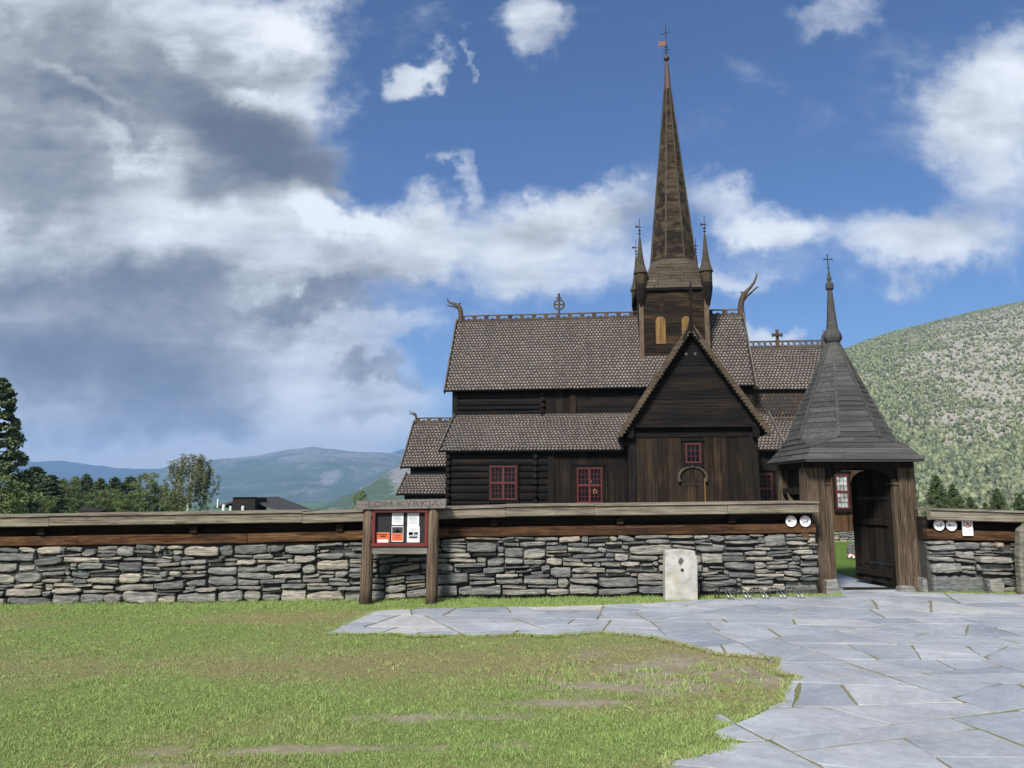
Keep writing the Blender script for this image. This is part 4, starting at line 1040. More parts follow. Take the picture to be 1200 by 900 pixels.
dragon(nr, -11.72, RZ + .05, .85); dragon(nr, 3.62, RZ + .0, 1.0, True, .42)
def ring_cross(x, z):
    b_ = MB(); b_.tube([(x, 0, z - .1), (x, 0, z + 1.22)], .055, 8); b_.tube([(x + .27 * math.cos(2 * math.pi * k / 24), 0, z + .66 + .27 * math.sin(2 * math.pi * k / 24)) for k in range(25)], .05, 8)
    b_.bar((x - .3, 0, z + .66), (x + .3, 0, z + .66), .08, .07); b_.bar((x - .17, 0, z + 1.04), (x + .17, 0, z + 1.04), .06, .07); b_.lathe((x, 0, z + 1.2), [(.06, 0), (.075, .04), (.02, .1)], 8)
    b_.build('ring_cross', 'crest', nr)
ring_cross(-6.18, RZ + .18)
# windows
def window(x0, x1, z0, z1, y, cols, rows, gl='glass', split_v=True, split_h=True, seed=0, sill=False):
    f = MB(); t = .065; yf = y - .11
    f.bbox(x0, x1, yf, y, z1 - t, z1, .006); f.bbox(x0, x1, yf, y, z0, z0 + t, .006); f.bbox(x0, x0 + t, yf + .002, y, z0 + t, z1 - t, .006); f.bbox(x1 - t, x1, yf + .002, y, z0 + t, z1 - t, .006)
    xm, zm = (x0 + x1) / 2, z0 + (z1 - z0) * (.5)
    if split_v: f.bbox(xm - .055, xm + .055, yf + .004, y, z0 + t, z1 - t, .006)
    if split_h: f.bbox(x0 + t, x1 - t, yf + .003, y, zm - .05, zm + .05, .006)
    cells_x = [(x0 + t, xm - .055), (xm + .055, x1 - t)] if split_v else [(x0 + t, x1 - t)]
    cells_z = [(z0 + t, zm - .05), (zm + .05, z1 - t)] if split_h else [(z0 + t, z1 - t)]
    for a, b__ in cells_x:
        for c, d in cells_z:
            for i in range(1, cols): xx = a + (b__ - a) * i / cols; f.box(xx - .009, xx + .009, yf + .035, yf + .075, c, d)
            for i in range(1, rows): zz = c + (d - c) * i / rows; f.box(a, b__, yf + .037, yf + .073, zz - .009, zz + .009)
    o = f.build('window', 'red', church)
    g = MB(); g.box(x0 + t, x1 - t, y - .055, y - .048, z0 + t, z1 - t); g.build('glass', gl, o)
    c = MB(); k = .1; c.bbox(x0 - k, x0 - .003, y - .09, y, z0 - k, z1 + k, .008); c.bbox(x1 + .003, x1 + k, y - .09, y, z0 - k, z1 + k, .008); c.bbox(x0 - k - .05, x1 + k + .05, y - .13, y - .002, z1 + k + .003, z1 + k + .07, .008); c.box(x0 - .001, x1 + .001, y - .09, y, z1 + .003, z1 + k); c.bbox(x0 - k, x1 + k, y - .14, y - .002, z0 - k - .06, z0 - k - .003, .008); c.box(x0 - .001, x1 + .001, y - .09, y, z0 - k, z0 - .003)
    c.build('casing', 'tar_h', o); return o
YA = AY - .16
window(-9.34, -8.08, 1.35, 2.93, YA, 3, 3); w2 = window(-5.23, -4.05, 1.2, 2.84, AY - .05, 3, 3); window(3.02, 3.7, 1.15, 2.55, AY - .05, 3, 3, split_v=False)
def m_lamp():
    m, nt, b = nmat('candle_bulbs'); b.inputs['Emission Color'].default_value = (1, .42, .12, 1); b.inputs['Emission Strength'].default_value = .8; b.inputs['Base Color'].default_value = (.8, .5, .2, 1); M['bulb'] = m
m_lamp()
lb = MB()
for x, z in ((-4.46, 1.78), (-4.40, 1.83), (-4.34, 1.78), (-4.45, 1.67), (-4.33, 1.68), (-4.55, 2.2)): lb.lathe((x, AY - .108, z), [(.003, -.018), (.011, -.008), (.011, .008), (.003, .022)], 6)
lb.build('chandelier_glow', 'bulb', w2)

# --- transept facing us
TY, TX0, TX1 = -7.4, -2.86, 2.44; TC = -.19
tw = board_wall('transept_wall', TX0 + .22, TX1 - .2, ZF, 4.02, TY, 'brown_v', True, .5, seed=14)
for xa, xb in ((TX0 - .08, TX0 + .24), (TX1 - .22, TX1 + .08)): p_ = MB(); p_.bbox(xa, xb, TY - .09, TY + .2, ZF, 4.2, .03); p_.build('corner_post', 'tar_v', church)
for x in (TX0, TX1):
    b_ = MB(); yy = TY + .1
    while yy < AY - .1: b_.box(x - .03 + random.uniform(-.01, .01), x + .03, yy, min(yy + .42, AY), ZF, 4.2); yy += .43
    b_.build('transept_wall', 'tar_v', church)
board_wall('transept_wall', TX0 + .1, TX1 - .1, 4.03, 4.42, TY - .02, 'tar_h', False, .4, seed=15)
p_ = MB(); p_.bbox(TX0 - .15, TX1 + .15, TY - .30, TY - .04, 4.43, 4.56, .02)
p_.bbox(TX0 - .12, TX0 + .16, TY - .35, TY + .1, 4.0, 4.6, .02); p_.bbox(TX1 - .16, TX1 + .12, TY - .35, TY + .1, 4.0, 4.6, .02); p_.build('tie_beam', 'tar_h', church)
TA, TE, THX = 8.66, 4.16, 3.10      # apex, eave height, half width of the gable roof
g_ = MB(); z = 4.57; rn = random.Random(4)
slope = (TA - .12 - TE) / THX
while z < 8.3:
    h = min(rn.uniform(.22, .36), 8.42 - z); xa = (TA - .12 - z) / slope; xb = (TA - .12 - z - h) / slope; dy = rn.uniform(-.012, .012)
    lx0, lx1 = max(TX0, TC - xa), min(TX1, TC + xa)
    g_.hexa([(max(TX0 - .1, TC - xa), TY - .24 + dy, z), (min(TX1 + .1, TC + xa), TY - .24 + dy, z), (min(TX1 + .1, TC + xa), TY - .1, z), (max(TX0 - .1, TC - xa), TY - .1, z)],
            [(max(TX0 - .1, TC - xb), TY - .23 + dy, z + h - .004), (min(TX1 + .1, TC + xb), TY - .23 + dy, z + h - .004), (min(TX1 + .1, TC + xb), TY - .1, z + h - .004), (max(TX0 - .1, TC - xb), TY - .1, z + h - .004)])
    z += h
gb = g_.build('transept_gable', 'tar_h', church)
for x in (TC - .19, TC + .19): q = MB(); q.tube([(x, TY - .262, 7.62), (x, TY - .2, 7.62)], .06, 12); q.build('porthole', 'slate', gb)
tr = make_roof('transept_roof', [((TC - THX, -1.4, TE), (TC - THX, TY - .55, TE), (TC, TY - .55, TA), (TC, -1.4, TA)), ((TC + THX, TY - .55, TE), (TC + THX, -1.4, TE), (TC, -1.4, TA), (TC, TY - .55, TA))])
for sg in (-1, 1):
    b_ = MB(); a = Vector((TC + sg * (THX + .06), TY - .6, TE - .08)); e = Vector((TC + sg * .02, TY - .6, TA + .12)); L = (e - a).length
    b_.bar(a, e, .07, .2, (sg * .8, 0, .6)); n = 34; d = (e - a).normalized(); nn = Vector((-sg * .82, 0, -.58)) if True else None
    nn = Vector((-sg * d.z, 0, sg * d.x)) * (1 if True else 1)
    if nn.z > 0: nn = -nn
    for k in range(n):      # scalloped lower edge
        c0 = a + d * (L * (k + .08) / n) + nn * .09; c1 = a + d * (L * (k + .92) / n) + nn * .09; cm = (c0 + c1) / 2 + nn * .085
        b_.hexa([Vector(p) + Vector((0, -.03, 0)) for p in (c0, c1, cm)], [Vector(p) + Vector((0, .03, 0)) for p in (c0, c1, cm)])
    b_.build('barge_board', 'crest', tr)
s_ = MB(); s_.tube([(TC, TY - .6, TA - .1), (TC + .0, TY - .6, TA + .45), (TC + .02, TY - .6, TA + 1.0), (TC + .05, TY - .6, TA + 1.55), (TC + .03, TY - .6, TA + 2.1)], [.09, .075, .075, .06, .02], 7)
s_.tube([(TC - .34, TY - .6, TA - .45), (TC - .12, TY - .6, TA - .05), (TC - .05, TY - .6, TA + .35)], [.06, .06, .03], 6); s_.tube([(TC + .34, TY - .6, TA - .45), (TC + .12, TY - .6, TA - .05), (TC + .05, TY - .6, TA + .35)], [.06, .06, .03], 6)
for k in range(6): s_.prism([(TC - .11, TA + .5 + k * .2), (TC + .09, TA + .45 + k * .2), (TC + .09, TA + .58 + k * .2)], 'y', TY - .63, TY - .57)
s_.build('ridge_spear', 'tar_v', tr)
window(-.53, .11, 2.92, 3.76, TY - .05, 3, 3, split_v=False, split_h=False)
def arch_door():
    x0, x1, zs = -.72, .2, 2.28; xm = (x0 + x1) / 2; r = (x1 - x0) / 2
    d = MB(); nb = 4
    for k in range(nb):
        a, b__ = x0 + (x1 - x0) * k / nb + .003, x0 + (x1 - x0) * (k + 1) / nb - .003; m_ = 5
        zz = lambda x: zs + .42 * math.sqrt(max(0, 1 - ((x - xm) / r) ** 2))
        d.prism([(a, ZF), (b__, ZF)] + [(b__ + (a - b__) * i / m_, zz(b__ + (a - b__) * i / m_)) for i in range(m_ + 1)], 'y', TY - .10, TY - .03)
    o = d.build('door', 'brown_v', church)
    h = MB(); h.bar((x0 - .02, TY - .11, 2.02), (x1 - .1, TY - .11, 2.02), .02, .045); h.build('strap_hinge', 'iron', o)
    f = MB(); n = 16; pts = [(xm + (r + .05) * math.cos(math.pi * (1 - k / n)), TY - .09, zs + .46 * math.sin(math.pi * (1 - k / n))) for k in range(n + 1)]
    f.tube([(x1 + .03, TY - .09, ZF), (x1 + .04, TY - .09, zs)], .025, 6); f.build('door_trim', 'yellow_v', o)
    a = MB(); n = 18; pts = [(xm + (r + .12) * math.cos(R(195) - R(210) * k / n), TY - .13, zs + .02 + .47 * math.sin(R(195) - R(210) * k / n)) for k in range(n + 1)]
    a.tube(pts, [.055 + .014 * (k % 2) for k in range(n + 1)], 8)
    for sx in (pts[0], pts[-1]): a.lathe((sx[0], sx[1], sx[2]), [(.02, -.08), (.07, -.04), (.07, .03), (.03, .06)], 8)
    a.build('carved_arch', 'batten', o)
arch_door()

# --- tower, skirt, spire, corner turrets
TH = 1.75
TC_ = -.22
tb = board_wall('tower_wall', -TH, TH, 7.6, 12.2, -TH, 'tower_h', False, .26, seed=17); tb.location.x = TC_
b_ = MB(); b_.box(-TH, -TH + .06, -TH + .04, TH, 7.6, 12.2); b_.box(TH - .06, TH, -TH + .04, TH, 7.6, 12.2); b_.box(-TH, TH, TH - .05, TH + .01, 7.6, 12.2); b_.build('tower_wall', 'tower_h', church).location.x = TC_
for sx in (-1, 1):
    b_ = MB(); b_.bbox(sx * (TH - .1) - .12, sx * (TH - .1) + .12, -TH - .12, -TH - .02, 7.6, 12.05, .02); b_.build('corner_board', 'post', church).location.x = TC_
for x0, x1 in ((-1.16, -.66), (.16, .64)):
    b_ = MB(); n = 10; xm, r = (x0 + x1) / 2, (x1 - x0) / 2
    b_.prism([(x0, 9.22), (x1 - .26, 9.22), (x1 - .26, 10.4 + r * .95)] + [(xm + r * math.cos(math.pi * (.5 + .5 * k / n)), 10.4 + r * math.sin(math.pi * (.5 + .5 * k / n))) for k in range(n + 1)], 'y', -TH - .075, -TH - .02)
    b_.prism([(x1 - .25, 9.22), (x1, 9.22), (x1, 10.4)] + [(xm + r * math.cos(math.pi * .5 * k / n), 10.4 + r * math.sin(math.pi * .5 * k / n)) for k in range(1, n)] + [(x1 - .25, 10.4 + r * .95)], 'y', -TH - .06, -TH - .018)
    o = b_.build('belfry_shutter', 'yellow_v', church)
for x in (-.95, .3): b_ = MB(); b_.bbox(x, x + .3, -TH - .045, -TH - .012, 10.95, 11.7, .01); b_.build('boarded_hatch', 'tower_h', church)
SE, SZ, SZ2, SR = 1.93, 12.12, 13.92, 1.16
hs = SR * math.tan(math.pi / 8); oc = [(hs, -SR), (SR, -hs), (SR, hs), (hs, SR), (-hs, SR), (-SR, hs), (-SR, -hs), (-hs, -SR)]
def lap_quad(mb, q, rows, t=.03, cutw=None):
    a, b_, c, d_ = [Vector(p) for p in q]; nrm = (b_ - a).cross(d_ - a).normalized()
    for r in range(rows):
        t0, t1 = r / rows, min(1, (r + 1.05) / rows); p, q_ = a.lerp(d_, t0), b_.lerp(c, t0); u, v = b_.lerp(c, t1), a.lerp(d_, t1)
        W = (q_ - p).length; n = max(1, int(round(W / cutw))) if cutw else 1; ed = [0] + sorted(min(.97, max(.03, (k + random.uniform(-.35, .35)) / n)) for k in range(1, n)) + [1]
        for k in range(n):
            c0, c1 = ed[k] + (.01 if k else 0), ed[k + 1]
            lo = t * random.uniform(.6, 1.3)
            B = [p.lerp(q_, c0) + nrm * lo, p.lerp(q_, c1) + nrm * lo, v.lerp(u, c1) + nrm * .003, v.lerp(u, c0) + nrm * .003]
            mb.hexa([x - nrm * .04 for x in B], B)
s = MB(); sq = [(-SE + TC_, -SE), (SE + TC_, -SE), (SE + TC_, SE), (-SE + TC_, SE)]; MZ = 12.88; mid = [((x - TC_) * .745 + TC_ * .6, y * .745, MZ) for x, y in sq]
for (c0, c1), (oa, ob) in (((0, 1), (7, 0)), ((1, 2), (1, 2)), ((2, 3), (3, 4)), ((3, 0), (5, 6))):
    lap_quad(s, [(*sq[c0], SZ), (*sq[c1], SZ), mid[c1], mid[c0]], 4, .022, 1.3); lap_quad(s, [mid[c0], mid[c1], (*oc[ob], SZ2), (*oc[oa], SZ2)], 6, .022, 1.1)
for c, (i, j) in ((0, (7, 6)), (1, (0, 1)), (2, (2, 3)), (3, (4, 5))):
    a, b_, d_ = Vector(mid[c]), Vector((*oc[i], SZ2)), Vector((*oc[j], SZ2)); n_ = (b_ - a).cross(d_ - a)
    if n_.z < 0: b_, d_ = d_, b_; n_ = -n_
    n_.normalize(); s.hexa([a - n_ * .04, b_ - n_ * .04, d_ - n_ * .04], [a + n_ * .02, b_ + n_ * .02, d_ + n_ * .02])
skirt = s.build('spire_skirt', 'skirt', church)
b_ = MB(); b_.box(-SE + .02 + TC_, SE - .02 + TC_, -SE + .02, SE - .02, SZ - .1, SZ - .006); b_.build('eave_soffit', 'tar_h', skirt)
s = MB(); ST, RT = 25.2, .055; f = RT / SR; S1 = .86
top = lambda p, k: (p[0] * (1 + (f - 1) * k), p[1] * (1 + (f - 1) * k), SZ2 + (ST - SZ2) * k)
for k in range(8):
    a, b_ = oc[k], oc[(k + 1) % 8]
    lap_quad(s, [top(a, 0), top(b_, 0), top(b_, .80), top(a, .80)], 58, .013, .34)
    lap_quad(s, [top(a, .80), top(b_, .80), top(b_, .90), top(a, .90)], 1, .02)
so = s.build('spire', 'spire', church)
for k in range(8):
    q = MB(); a = oc[k]; q.bar([v * 1.01 if i < 2 else v for i, v in enumerate(top(a, 0))], [v * 1.02 if i < 2 else v for i, v in enumerate(top(a, .9))], .075, .06, (a[0], a[1], .1)); q.build('arris_batten', 'batten', so)
s = MB(); s.lathe((0, 0, 0), [(.215, top((0, 0), .895)[2]), (.19, 24.3), (.105, 25.55), (.07, 25.7), (.03, 25.78)], 10); s.build('copper_tip', 'copper', so)
s = MB(); s.lathe((0, 0, 25.92), [(.03, -.16), (.10, -.12), (.16, -.05), (.17, 0), (.16, .06), (.1, .13), (.03, .17)], 14); bo = s.build('ball', 'copper', so, True)
s = MB(); s.tube([(0, 0, 26.0), (0, 0, 28.05)], .022, 6); s.tube([(-.26, 0, 27.42), (.26, 0, 27.55)], .018, 6); s.tube([(-.17, 0, 26.45), (.17, 0, 26.45)], .025, 6); s.tube([(-.15, 0, 26.28), (.15, 0, 26.28)], .022, 6); s.lathe((0, 0, 26.62), [(.02, -.08), (.07, 0), (.02, .08)], 8)
s.build('weathervane_rod', 'iron', so)
s = MB(); s.prism([(-.02, 26.75), (-.02, 27.0), (-.28, 26.95), (-.42, 27.03), (-.40, 26.88), (-.46, 26.68), (-.3, 26.72)], 'y', -.015, .015); s.build('weathervane_flag', 'gold', so)
turret0 = None
for i, (sx, sy) in enumerate(((-1, -1), (1, -1), (1, 1), (-1, 1))):
    if turret0 is None:
        t = MB(); t.lathe((0, 0, 0), [(.05, 11.1), (.13, 11.3), (.28, 11.9), (.31, 12.2), (.31, 12.21), (.31, 12.95)], 8, math.pi / 8); turret0 = t.build('corner_turret', 'spire', church)
        lo = MB(); lo.lathe((0, 0, 0), [(.03, 10.95), (.14, 11.15), (.27, 11.75), (.325, 12.18)], 8, math.pi / 8); lo.build('turret_foot', 'tar_v', turret0)
        c = MB(); c.lathe((0, 0, 0), [(.31, 12.94), (.37, 12.96), (.36, 13.02), (.25, 13.35), (.165, 13.8), (.10, 14.4), (.05, 14.9), (.035, 15.0)], 12); c.build('turret_cap', 'skirt', turret0)
        v = MB(); v.tube([(0, 0, 14.9), (0, 0, 15.95)], .018, 6)
        for z in (15.12, 15.3): v.lathe((0, 0, z), [(.02, -.05), (.085, 0), (.02, .05)], 8)
        v.prism([(-.22, 15.46), (.1, 15.48), (.1, 15.52), (-.02, 15.53), (-.2, 15.58)], 'y', -.015, .015); v.build('vane', 'iron', turret0)
        o = turret0
    else:
        o = turret0.copy(); col.objects.link(o); o.parent = church
        for ch in turret0.children: c = ch.copy(); col.objects.link(c); c.parent = o
    o.location = (sx * 1.67 - .19, sy * 1.74, 0)

# --- choir (right) and west annex (left)
cr = make_roof('choir_roof', [((3.45, -2.15, 6.75), (8.15, -2.15, 6.72), (7.85, 0, 9.22), (3.45, 0, 9.25)), ((8.15, 2.15, 6.72), (3.45, 2.15, 6.75), (3.45, 0, 9.25), (7.85, 0, 9.22))])
crest(cr, 3.6, 7.5, 9.28, h=.34, step=.3, lattice=True); dragon(cr, 7.72, 9.25, .72, True, .0)
strip('barge_board', [(8.18, -2.2, 6.66), (7.88, 0, 9.3)], .07, .22, 'grey_trim', cr, (0, 0, 1))
b_ = MB(); x, z = 5.3, 9.3; b_.box(x - .09, x + .09, -.06, .06, z, z + .36)
b_.prism([(x - .08, z + .36), (x + .08, z + .36), (x + .065, z + .55), (x + .28, z + .53), (x + .28, z + .71), (x + .065, z + .69), (x + .08, z + .90), (x - .08, z + .90), (x - .065, z + .69), (x - .28, z + .71), (x - .28, z + .53), (x - .065, z + .55)], 'y', -.05, .05); b_.lathe((x, -.05, z + .62), [(.02, -.1), (.1, -.06), (.1, .06), (.02, .1)], 8); b_.build('ridge_cross', 'crest', cr)
cw = MB(); cw.box(3.45, 7.9, -1.92, 1.9, 3.6, 7.0); cwo = cw.build('choir_wall', 'under', church)
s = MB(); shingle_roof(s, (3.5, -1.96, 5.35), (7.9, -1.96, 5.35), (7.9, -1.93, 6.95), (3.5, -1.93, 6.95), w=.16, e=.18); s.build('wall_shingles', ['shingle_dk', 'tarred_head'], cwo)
ca = make_roof('choir_aisle_roof', [((4.2, -4.2, 3.62), (8.4, -4.2, 3.62), (8.0, -2.0, 5.28), (4.1, -2.0, 5.28))])
strip('flashing_board', [(4.1, -2.06, 5.34), (8.0, -2.06, 5.34)], .09, .08, 'grey_trim', ca, (0, 0, 1)); strip('barge_board', [(8.42, -4.25, 3.58), (8.02, -1.95, 5.34)], .06, .2, 'grey_trim', ca, (0, 0, 1))
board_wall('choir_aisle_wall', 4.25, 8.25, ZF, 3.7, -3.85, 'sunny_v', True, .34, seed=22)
b_ = MB(); b_.box(8.2, 8.26, -3.8, 3.8, ZF, 3.7); b_.box(7.85, 7.9, -1.9, 1.9, 3.5, 8.9); b_.build('end_wall', 'tar_v', church)
window(6.62, 7.2, .95, 2.5, -3.88, 3, 3, 'skyglass', split_v=False)
an = make_roof('annex_roof', [((-14.25, -2.15, 2.98), (-11.55, -2.15, 3.02), (-11.55, 0, 5.5), (-14.12, 0, 5.46)), ((-11.55, 2.15, 3.0), (-14.25, 2.15, 3.0), (-14.12, 0, 5.46), (-11.55, 0, 5.5))])
crest(an, -14.0, -11.6, 5.5, h=.24, step=.5); dragon(an, -14.08, 5.5, .42); strip('barge_board', [(-14.28, -2.2, 2.94), (-14.14, 0, 5.54)], .06, .2, 'grey_trim', an, (0, 0, 1))
board_wall('annex_wall', -13.85, -11.55, 1.2, 3.1, -1.85, 'tar_h', False, .3, seed=24)
al = make_roof('annex_aisle_roof', [((-14.2, -3.1, 1.62), (-11.55, -3.1, 1.62), (-11.55, -1.92, 2.62), (-14.0, -1.92, 2.62))]); strip('barge_board', [(-14.23, -3.14, 1.58), (-14.03, -1.88, 2.68)], .06, .18, 'grey_trim', al, (0, 0, 1))
board_wall('annex_wall', -13.9, -11.55, ZF, 1.75, -2.85, 'tar_v', True, .35, seed=25)
b_ = MB(); b_.box(-13.88, -13.8, -2.8, 2.8, ZF, 1.7); b_.box(-13.85, -13.78, -1.8, 1.8, 1.2, 3.2); b_.prism([(-1.85, 3.1), (1.85, 3.1), (0, 5.2)], 'x', -13.86, -13.8); b_.build('end_wall', 'tar_v', church)

# ------------------------------------------------------------------ churchyard things seen through the gate
def grave():
    x, y = 8.98, 20.6; g0 = gz(x, y)
    b_ = MB(); b_.prism([(-.16, -.05), (.16, -.05), (.16, .28), (.1, .37), (0, .4), (-.1, .37), (-.16, .28)], 'y', -.06, .06)
    o = b_.build('gravestone', 'slate'); o.location = (x, y, g0); tag(o, 'small dark rounded gravestone on the grass behind the gate', 'gravestone')
    bv = o.modifiers.new('edge', 'BEVEL'); bv.width = .015; bv.segments = 2
    f = MB(); f2 = MB(); f3 = MB(); rn = random.Random(9)
    for k in range(60):
        px, py, pz = rn.uniform(-.32, .2), rn.uniform(-.08, .08), rn.uniform(.06, .14); m = f2 if rn.random() < .18 else f
        m.lathe((px, py, pz), [(.006, -.015), (.026, 0), (.018, .014), (.004, .018)], 7)
    for k in range(80): a, px, py = rn.uniform(0, 6.28), rn.uniform(-.33, .2), rn.uniform(-.1, .1); f3.bar((px, py, 0), (px + .03 * math.cos(a), py + .03 * math.sin(a), .1), .012, .004)
    r = f3.build('flower_planting', 'leaf_mid'); r.location = (x - .03, y - .45, g0); tag(r, 'low planting of white and red flowers before the dark gravestone', 'flowers')
    f.build('white_blooms', 'white', r); f2.build('red_blooms', 'signred', r)
grave()

# ------------------------------------------------------------------ trees
def leaf_cloud(centers, radii, n_per, size, flat=.8):
    V = []; 
    for c, r, n in zip(centers, radii, n_per):
        d = rng.normal(0, 1, (n, 3)); d /= np.linalg.norm(d, axis=1)[:, None]; rr = rng.random(n) ** .45
        p = np.array(c) + d * rr[:, None] * np.array([r, r, r * flat]); V.append(p)
    P = np.concatenate(V); n = len(P)
    a = rng.normal(0, 1, (n, 3)); a /= np.linalg.norm(a, axis=1)[:, None]; b_ = np.cross(a, rng.normal(0, 1, (n, 3))); b_ /= np.linalg.norm(b_, axis=1)[:, None] + 1e-9
    s = size * rng.uniform(.55, 1.3, n)[:, None]
    Q = np.stack([P - a * s, P + b_ * s * .6, P + a * s, P - b_ * s * .6], 1).reshape(-1, 3)
    return Q, np.arange(n * 4).reshape(-1, 4)
def limb_mesh(h, r, limbs, lean=.0, seed=0):
    rn = random.Random(seed); b_ = MB(); pts = [(lean * t * h + rn.gauss(0, .02) * h * t * .4, rn.gauss(0, .02) * h * t * .4, h * t) for t in (0, .15, .35, .55, .75, .95)]
    b_.tube(pts, [r * 1.25, r, r * .8, r * .6, r * .38, r * .12], 8)
    for (z, az, ln, up) in limbs:
        p0 = Vector((lean * z, 0, z)); d = Vector((math.cos(az), math.sin(az), up)); b_.tube([p0, p0 + d * ln * .5, p0 + d * ln + Vector((0, 0, ln * .12))], [r * .35, r * .22, r * .08], 6)
    return b_
TREES = {}
def tree_kind(kind, seed):
    rn = random.Random(seed); L = []
    if kind == 'spruce':      # dense cone of small leaf clumps, unit height 10
        h = 10; C, Rr, N = [], [], []
        for k in range(300):
            t = rn.random() ** .8; z = .7 + t * 9.1; w = (1 - t) ** .62 * 2.1 + .1; az = rn.uniform(0, 6.28); q = w * rn.uniform(.45, 1.0)
            C.append((q * math.cos(az), q * math.sin(az), z - q * .12)); Rr.append(.2 + .3 * (1 - t) * rn.uniform(.5, 1.2)); N.append(int(45 + 35 * (1 - t)))
            if k % 5 == 0: L.append((z, az, q, -.05))
        N = [int(q * 1.5) for q in N]; V, F = leaf_cloud(C, Rr, N, .105, .7); mat = 'leaf_dark'; bark = 'bark'; r = .16
    elif kind == 'pine':
        h = 10; C, Rr, N = [], [], []
        for k in range(17):
            z0 = 1.6 + k * .49; w = (10.2 - z0) * .27 * rn.uniform(.8, 1.15) + .15; nb = 6
            for j in range(nb):
                az = 6.28 * (j + rn.random() * .6) / nb + k
                if rn.random() < .12: continue
                for q in (.35, .68, 1.0): C.append((w * q * math.cos(az), w * q * math.sin(az), z0 + q * .12 + rn.gauss(0, .06))); Rr.append(.19 + .22 * (1 - q) + .02 * (17 - k)); N.append(64)
                L.append((z0, az, w * .9, .08))
        C.append((0, 0, 9.9)); Rr.append(.2); N.append(50)
        V, F = leaf_cloud(C, Rr, N, .10, .75); mat = 'leaf_pine'; bark = 'bark'; r = .15
    elif kind == 'birch':
        h = 10; C, Rr, N = [], [], []
        for k in range(80):
            az = rn.uniform(0, 6.28); t = rn.random(); z = 3.4 + t * 6.2; q = (1.9 * math.sin(math.pi * (.25 + .62 * t)) + .2) * rn.uniform(.55, 1.05)
            L.append((z - q * .5, az, q, .5))
            for j in range(8): C.append((q * math.cos(az) + rn.gauss(0, .13), q * math.sin(az) + rn.gauss(0, .13), z - j * .36)); Rr.append(.20 - .006 * j); N.append(30)
        V, F = leaf_cloud(C, Rr, N, .075, 1.3); mat = 'leaf_birch'; bark = 'birchbark'; r = .13
    else:                     # broad-leaved bushy crown
        h = 10; C, Rr, N = [], [], []
        for k in range(75):
            d = Vector((rn.gauss(0, 1), rn.gauss(0, 1), rn.gauss(0, 1))).normalized(); t = rn.uniform(.55, 1.0)
            x, y, z = d.x * 3.0 * t, d.y * 3.0 * t, 5.4 + d.z * 4.4 * t
            if z < 5: x *= .85; y *= .85
            C.append((x, y, z)); Rr.append(rn.uniform(.45, .95)); N.append(105)
            if k % 4 == 0: L.append((max(1.5, z - 2), math.atan2(y, x), math.hypot(x, y) * .8, .7))
        V, F = leaf_cloud(C, Rr, N, .13, .8); mat = 'leaf_mid'; bark = 'bark'; r = .2
    tm = limb_mesh(9.4 if kind in ('spruce', 'pine') else 7.5, r, L, 0, seed)
    TREES[(kind, seed)] = (V, F, mat, tm, bark)
def plant_tree(name, kind, seed, x, y, h, wd, label, group=None, rz=0.0):
    """wd scales the width against the height"""
    key = (kind, seed, 'o')
    if (kind, seed) not in TREES: tree_kind(kind, seed)
    if key not in TREES:
        V, F, mat, tm, bark = TREES[(kind, seed)]
        c = np_mesh('crown', V, F, mat); t = tm.build('trunk', bark, None, True); TREES[key] = (c, t)
    else:
        c, t = TREES[key]; c = c.copy(); t = t.copy(); col.objects.link(c); col.objects.link(t)
    root = empty(name, (x, y, gz(x, y) - .1), rz); s = h / 10; root.scale = (s * wd, s * wd, s)
    c.parent = root; t.parent = root; tag(root, label, 'tree', group); return root
G1, G2 = 'trees beyond the wall on the left', 'conifers beyond the wall on the right'
def px_x(u, y): return (u - 600) / 900 * y * 1.0
def tall(v, y, x):   # height of a tree whose top shows at row v
    dy = -(v - 450) / 900; return EZ + (math.sin(PITCH) + dy * math.cos(PITCH)) / (math.cos(PITCH) - dy * math.sin(PITCH)) * y - gz(x, y) + .1
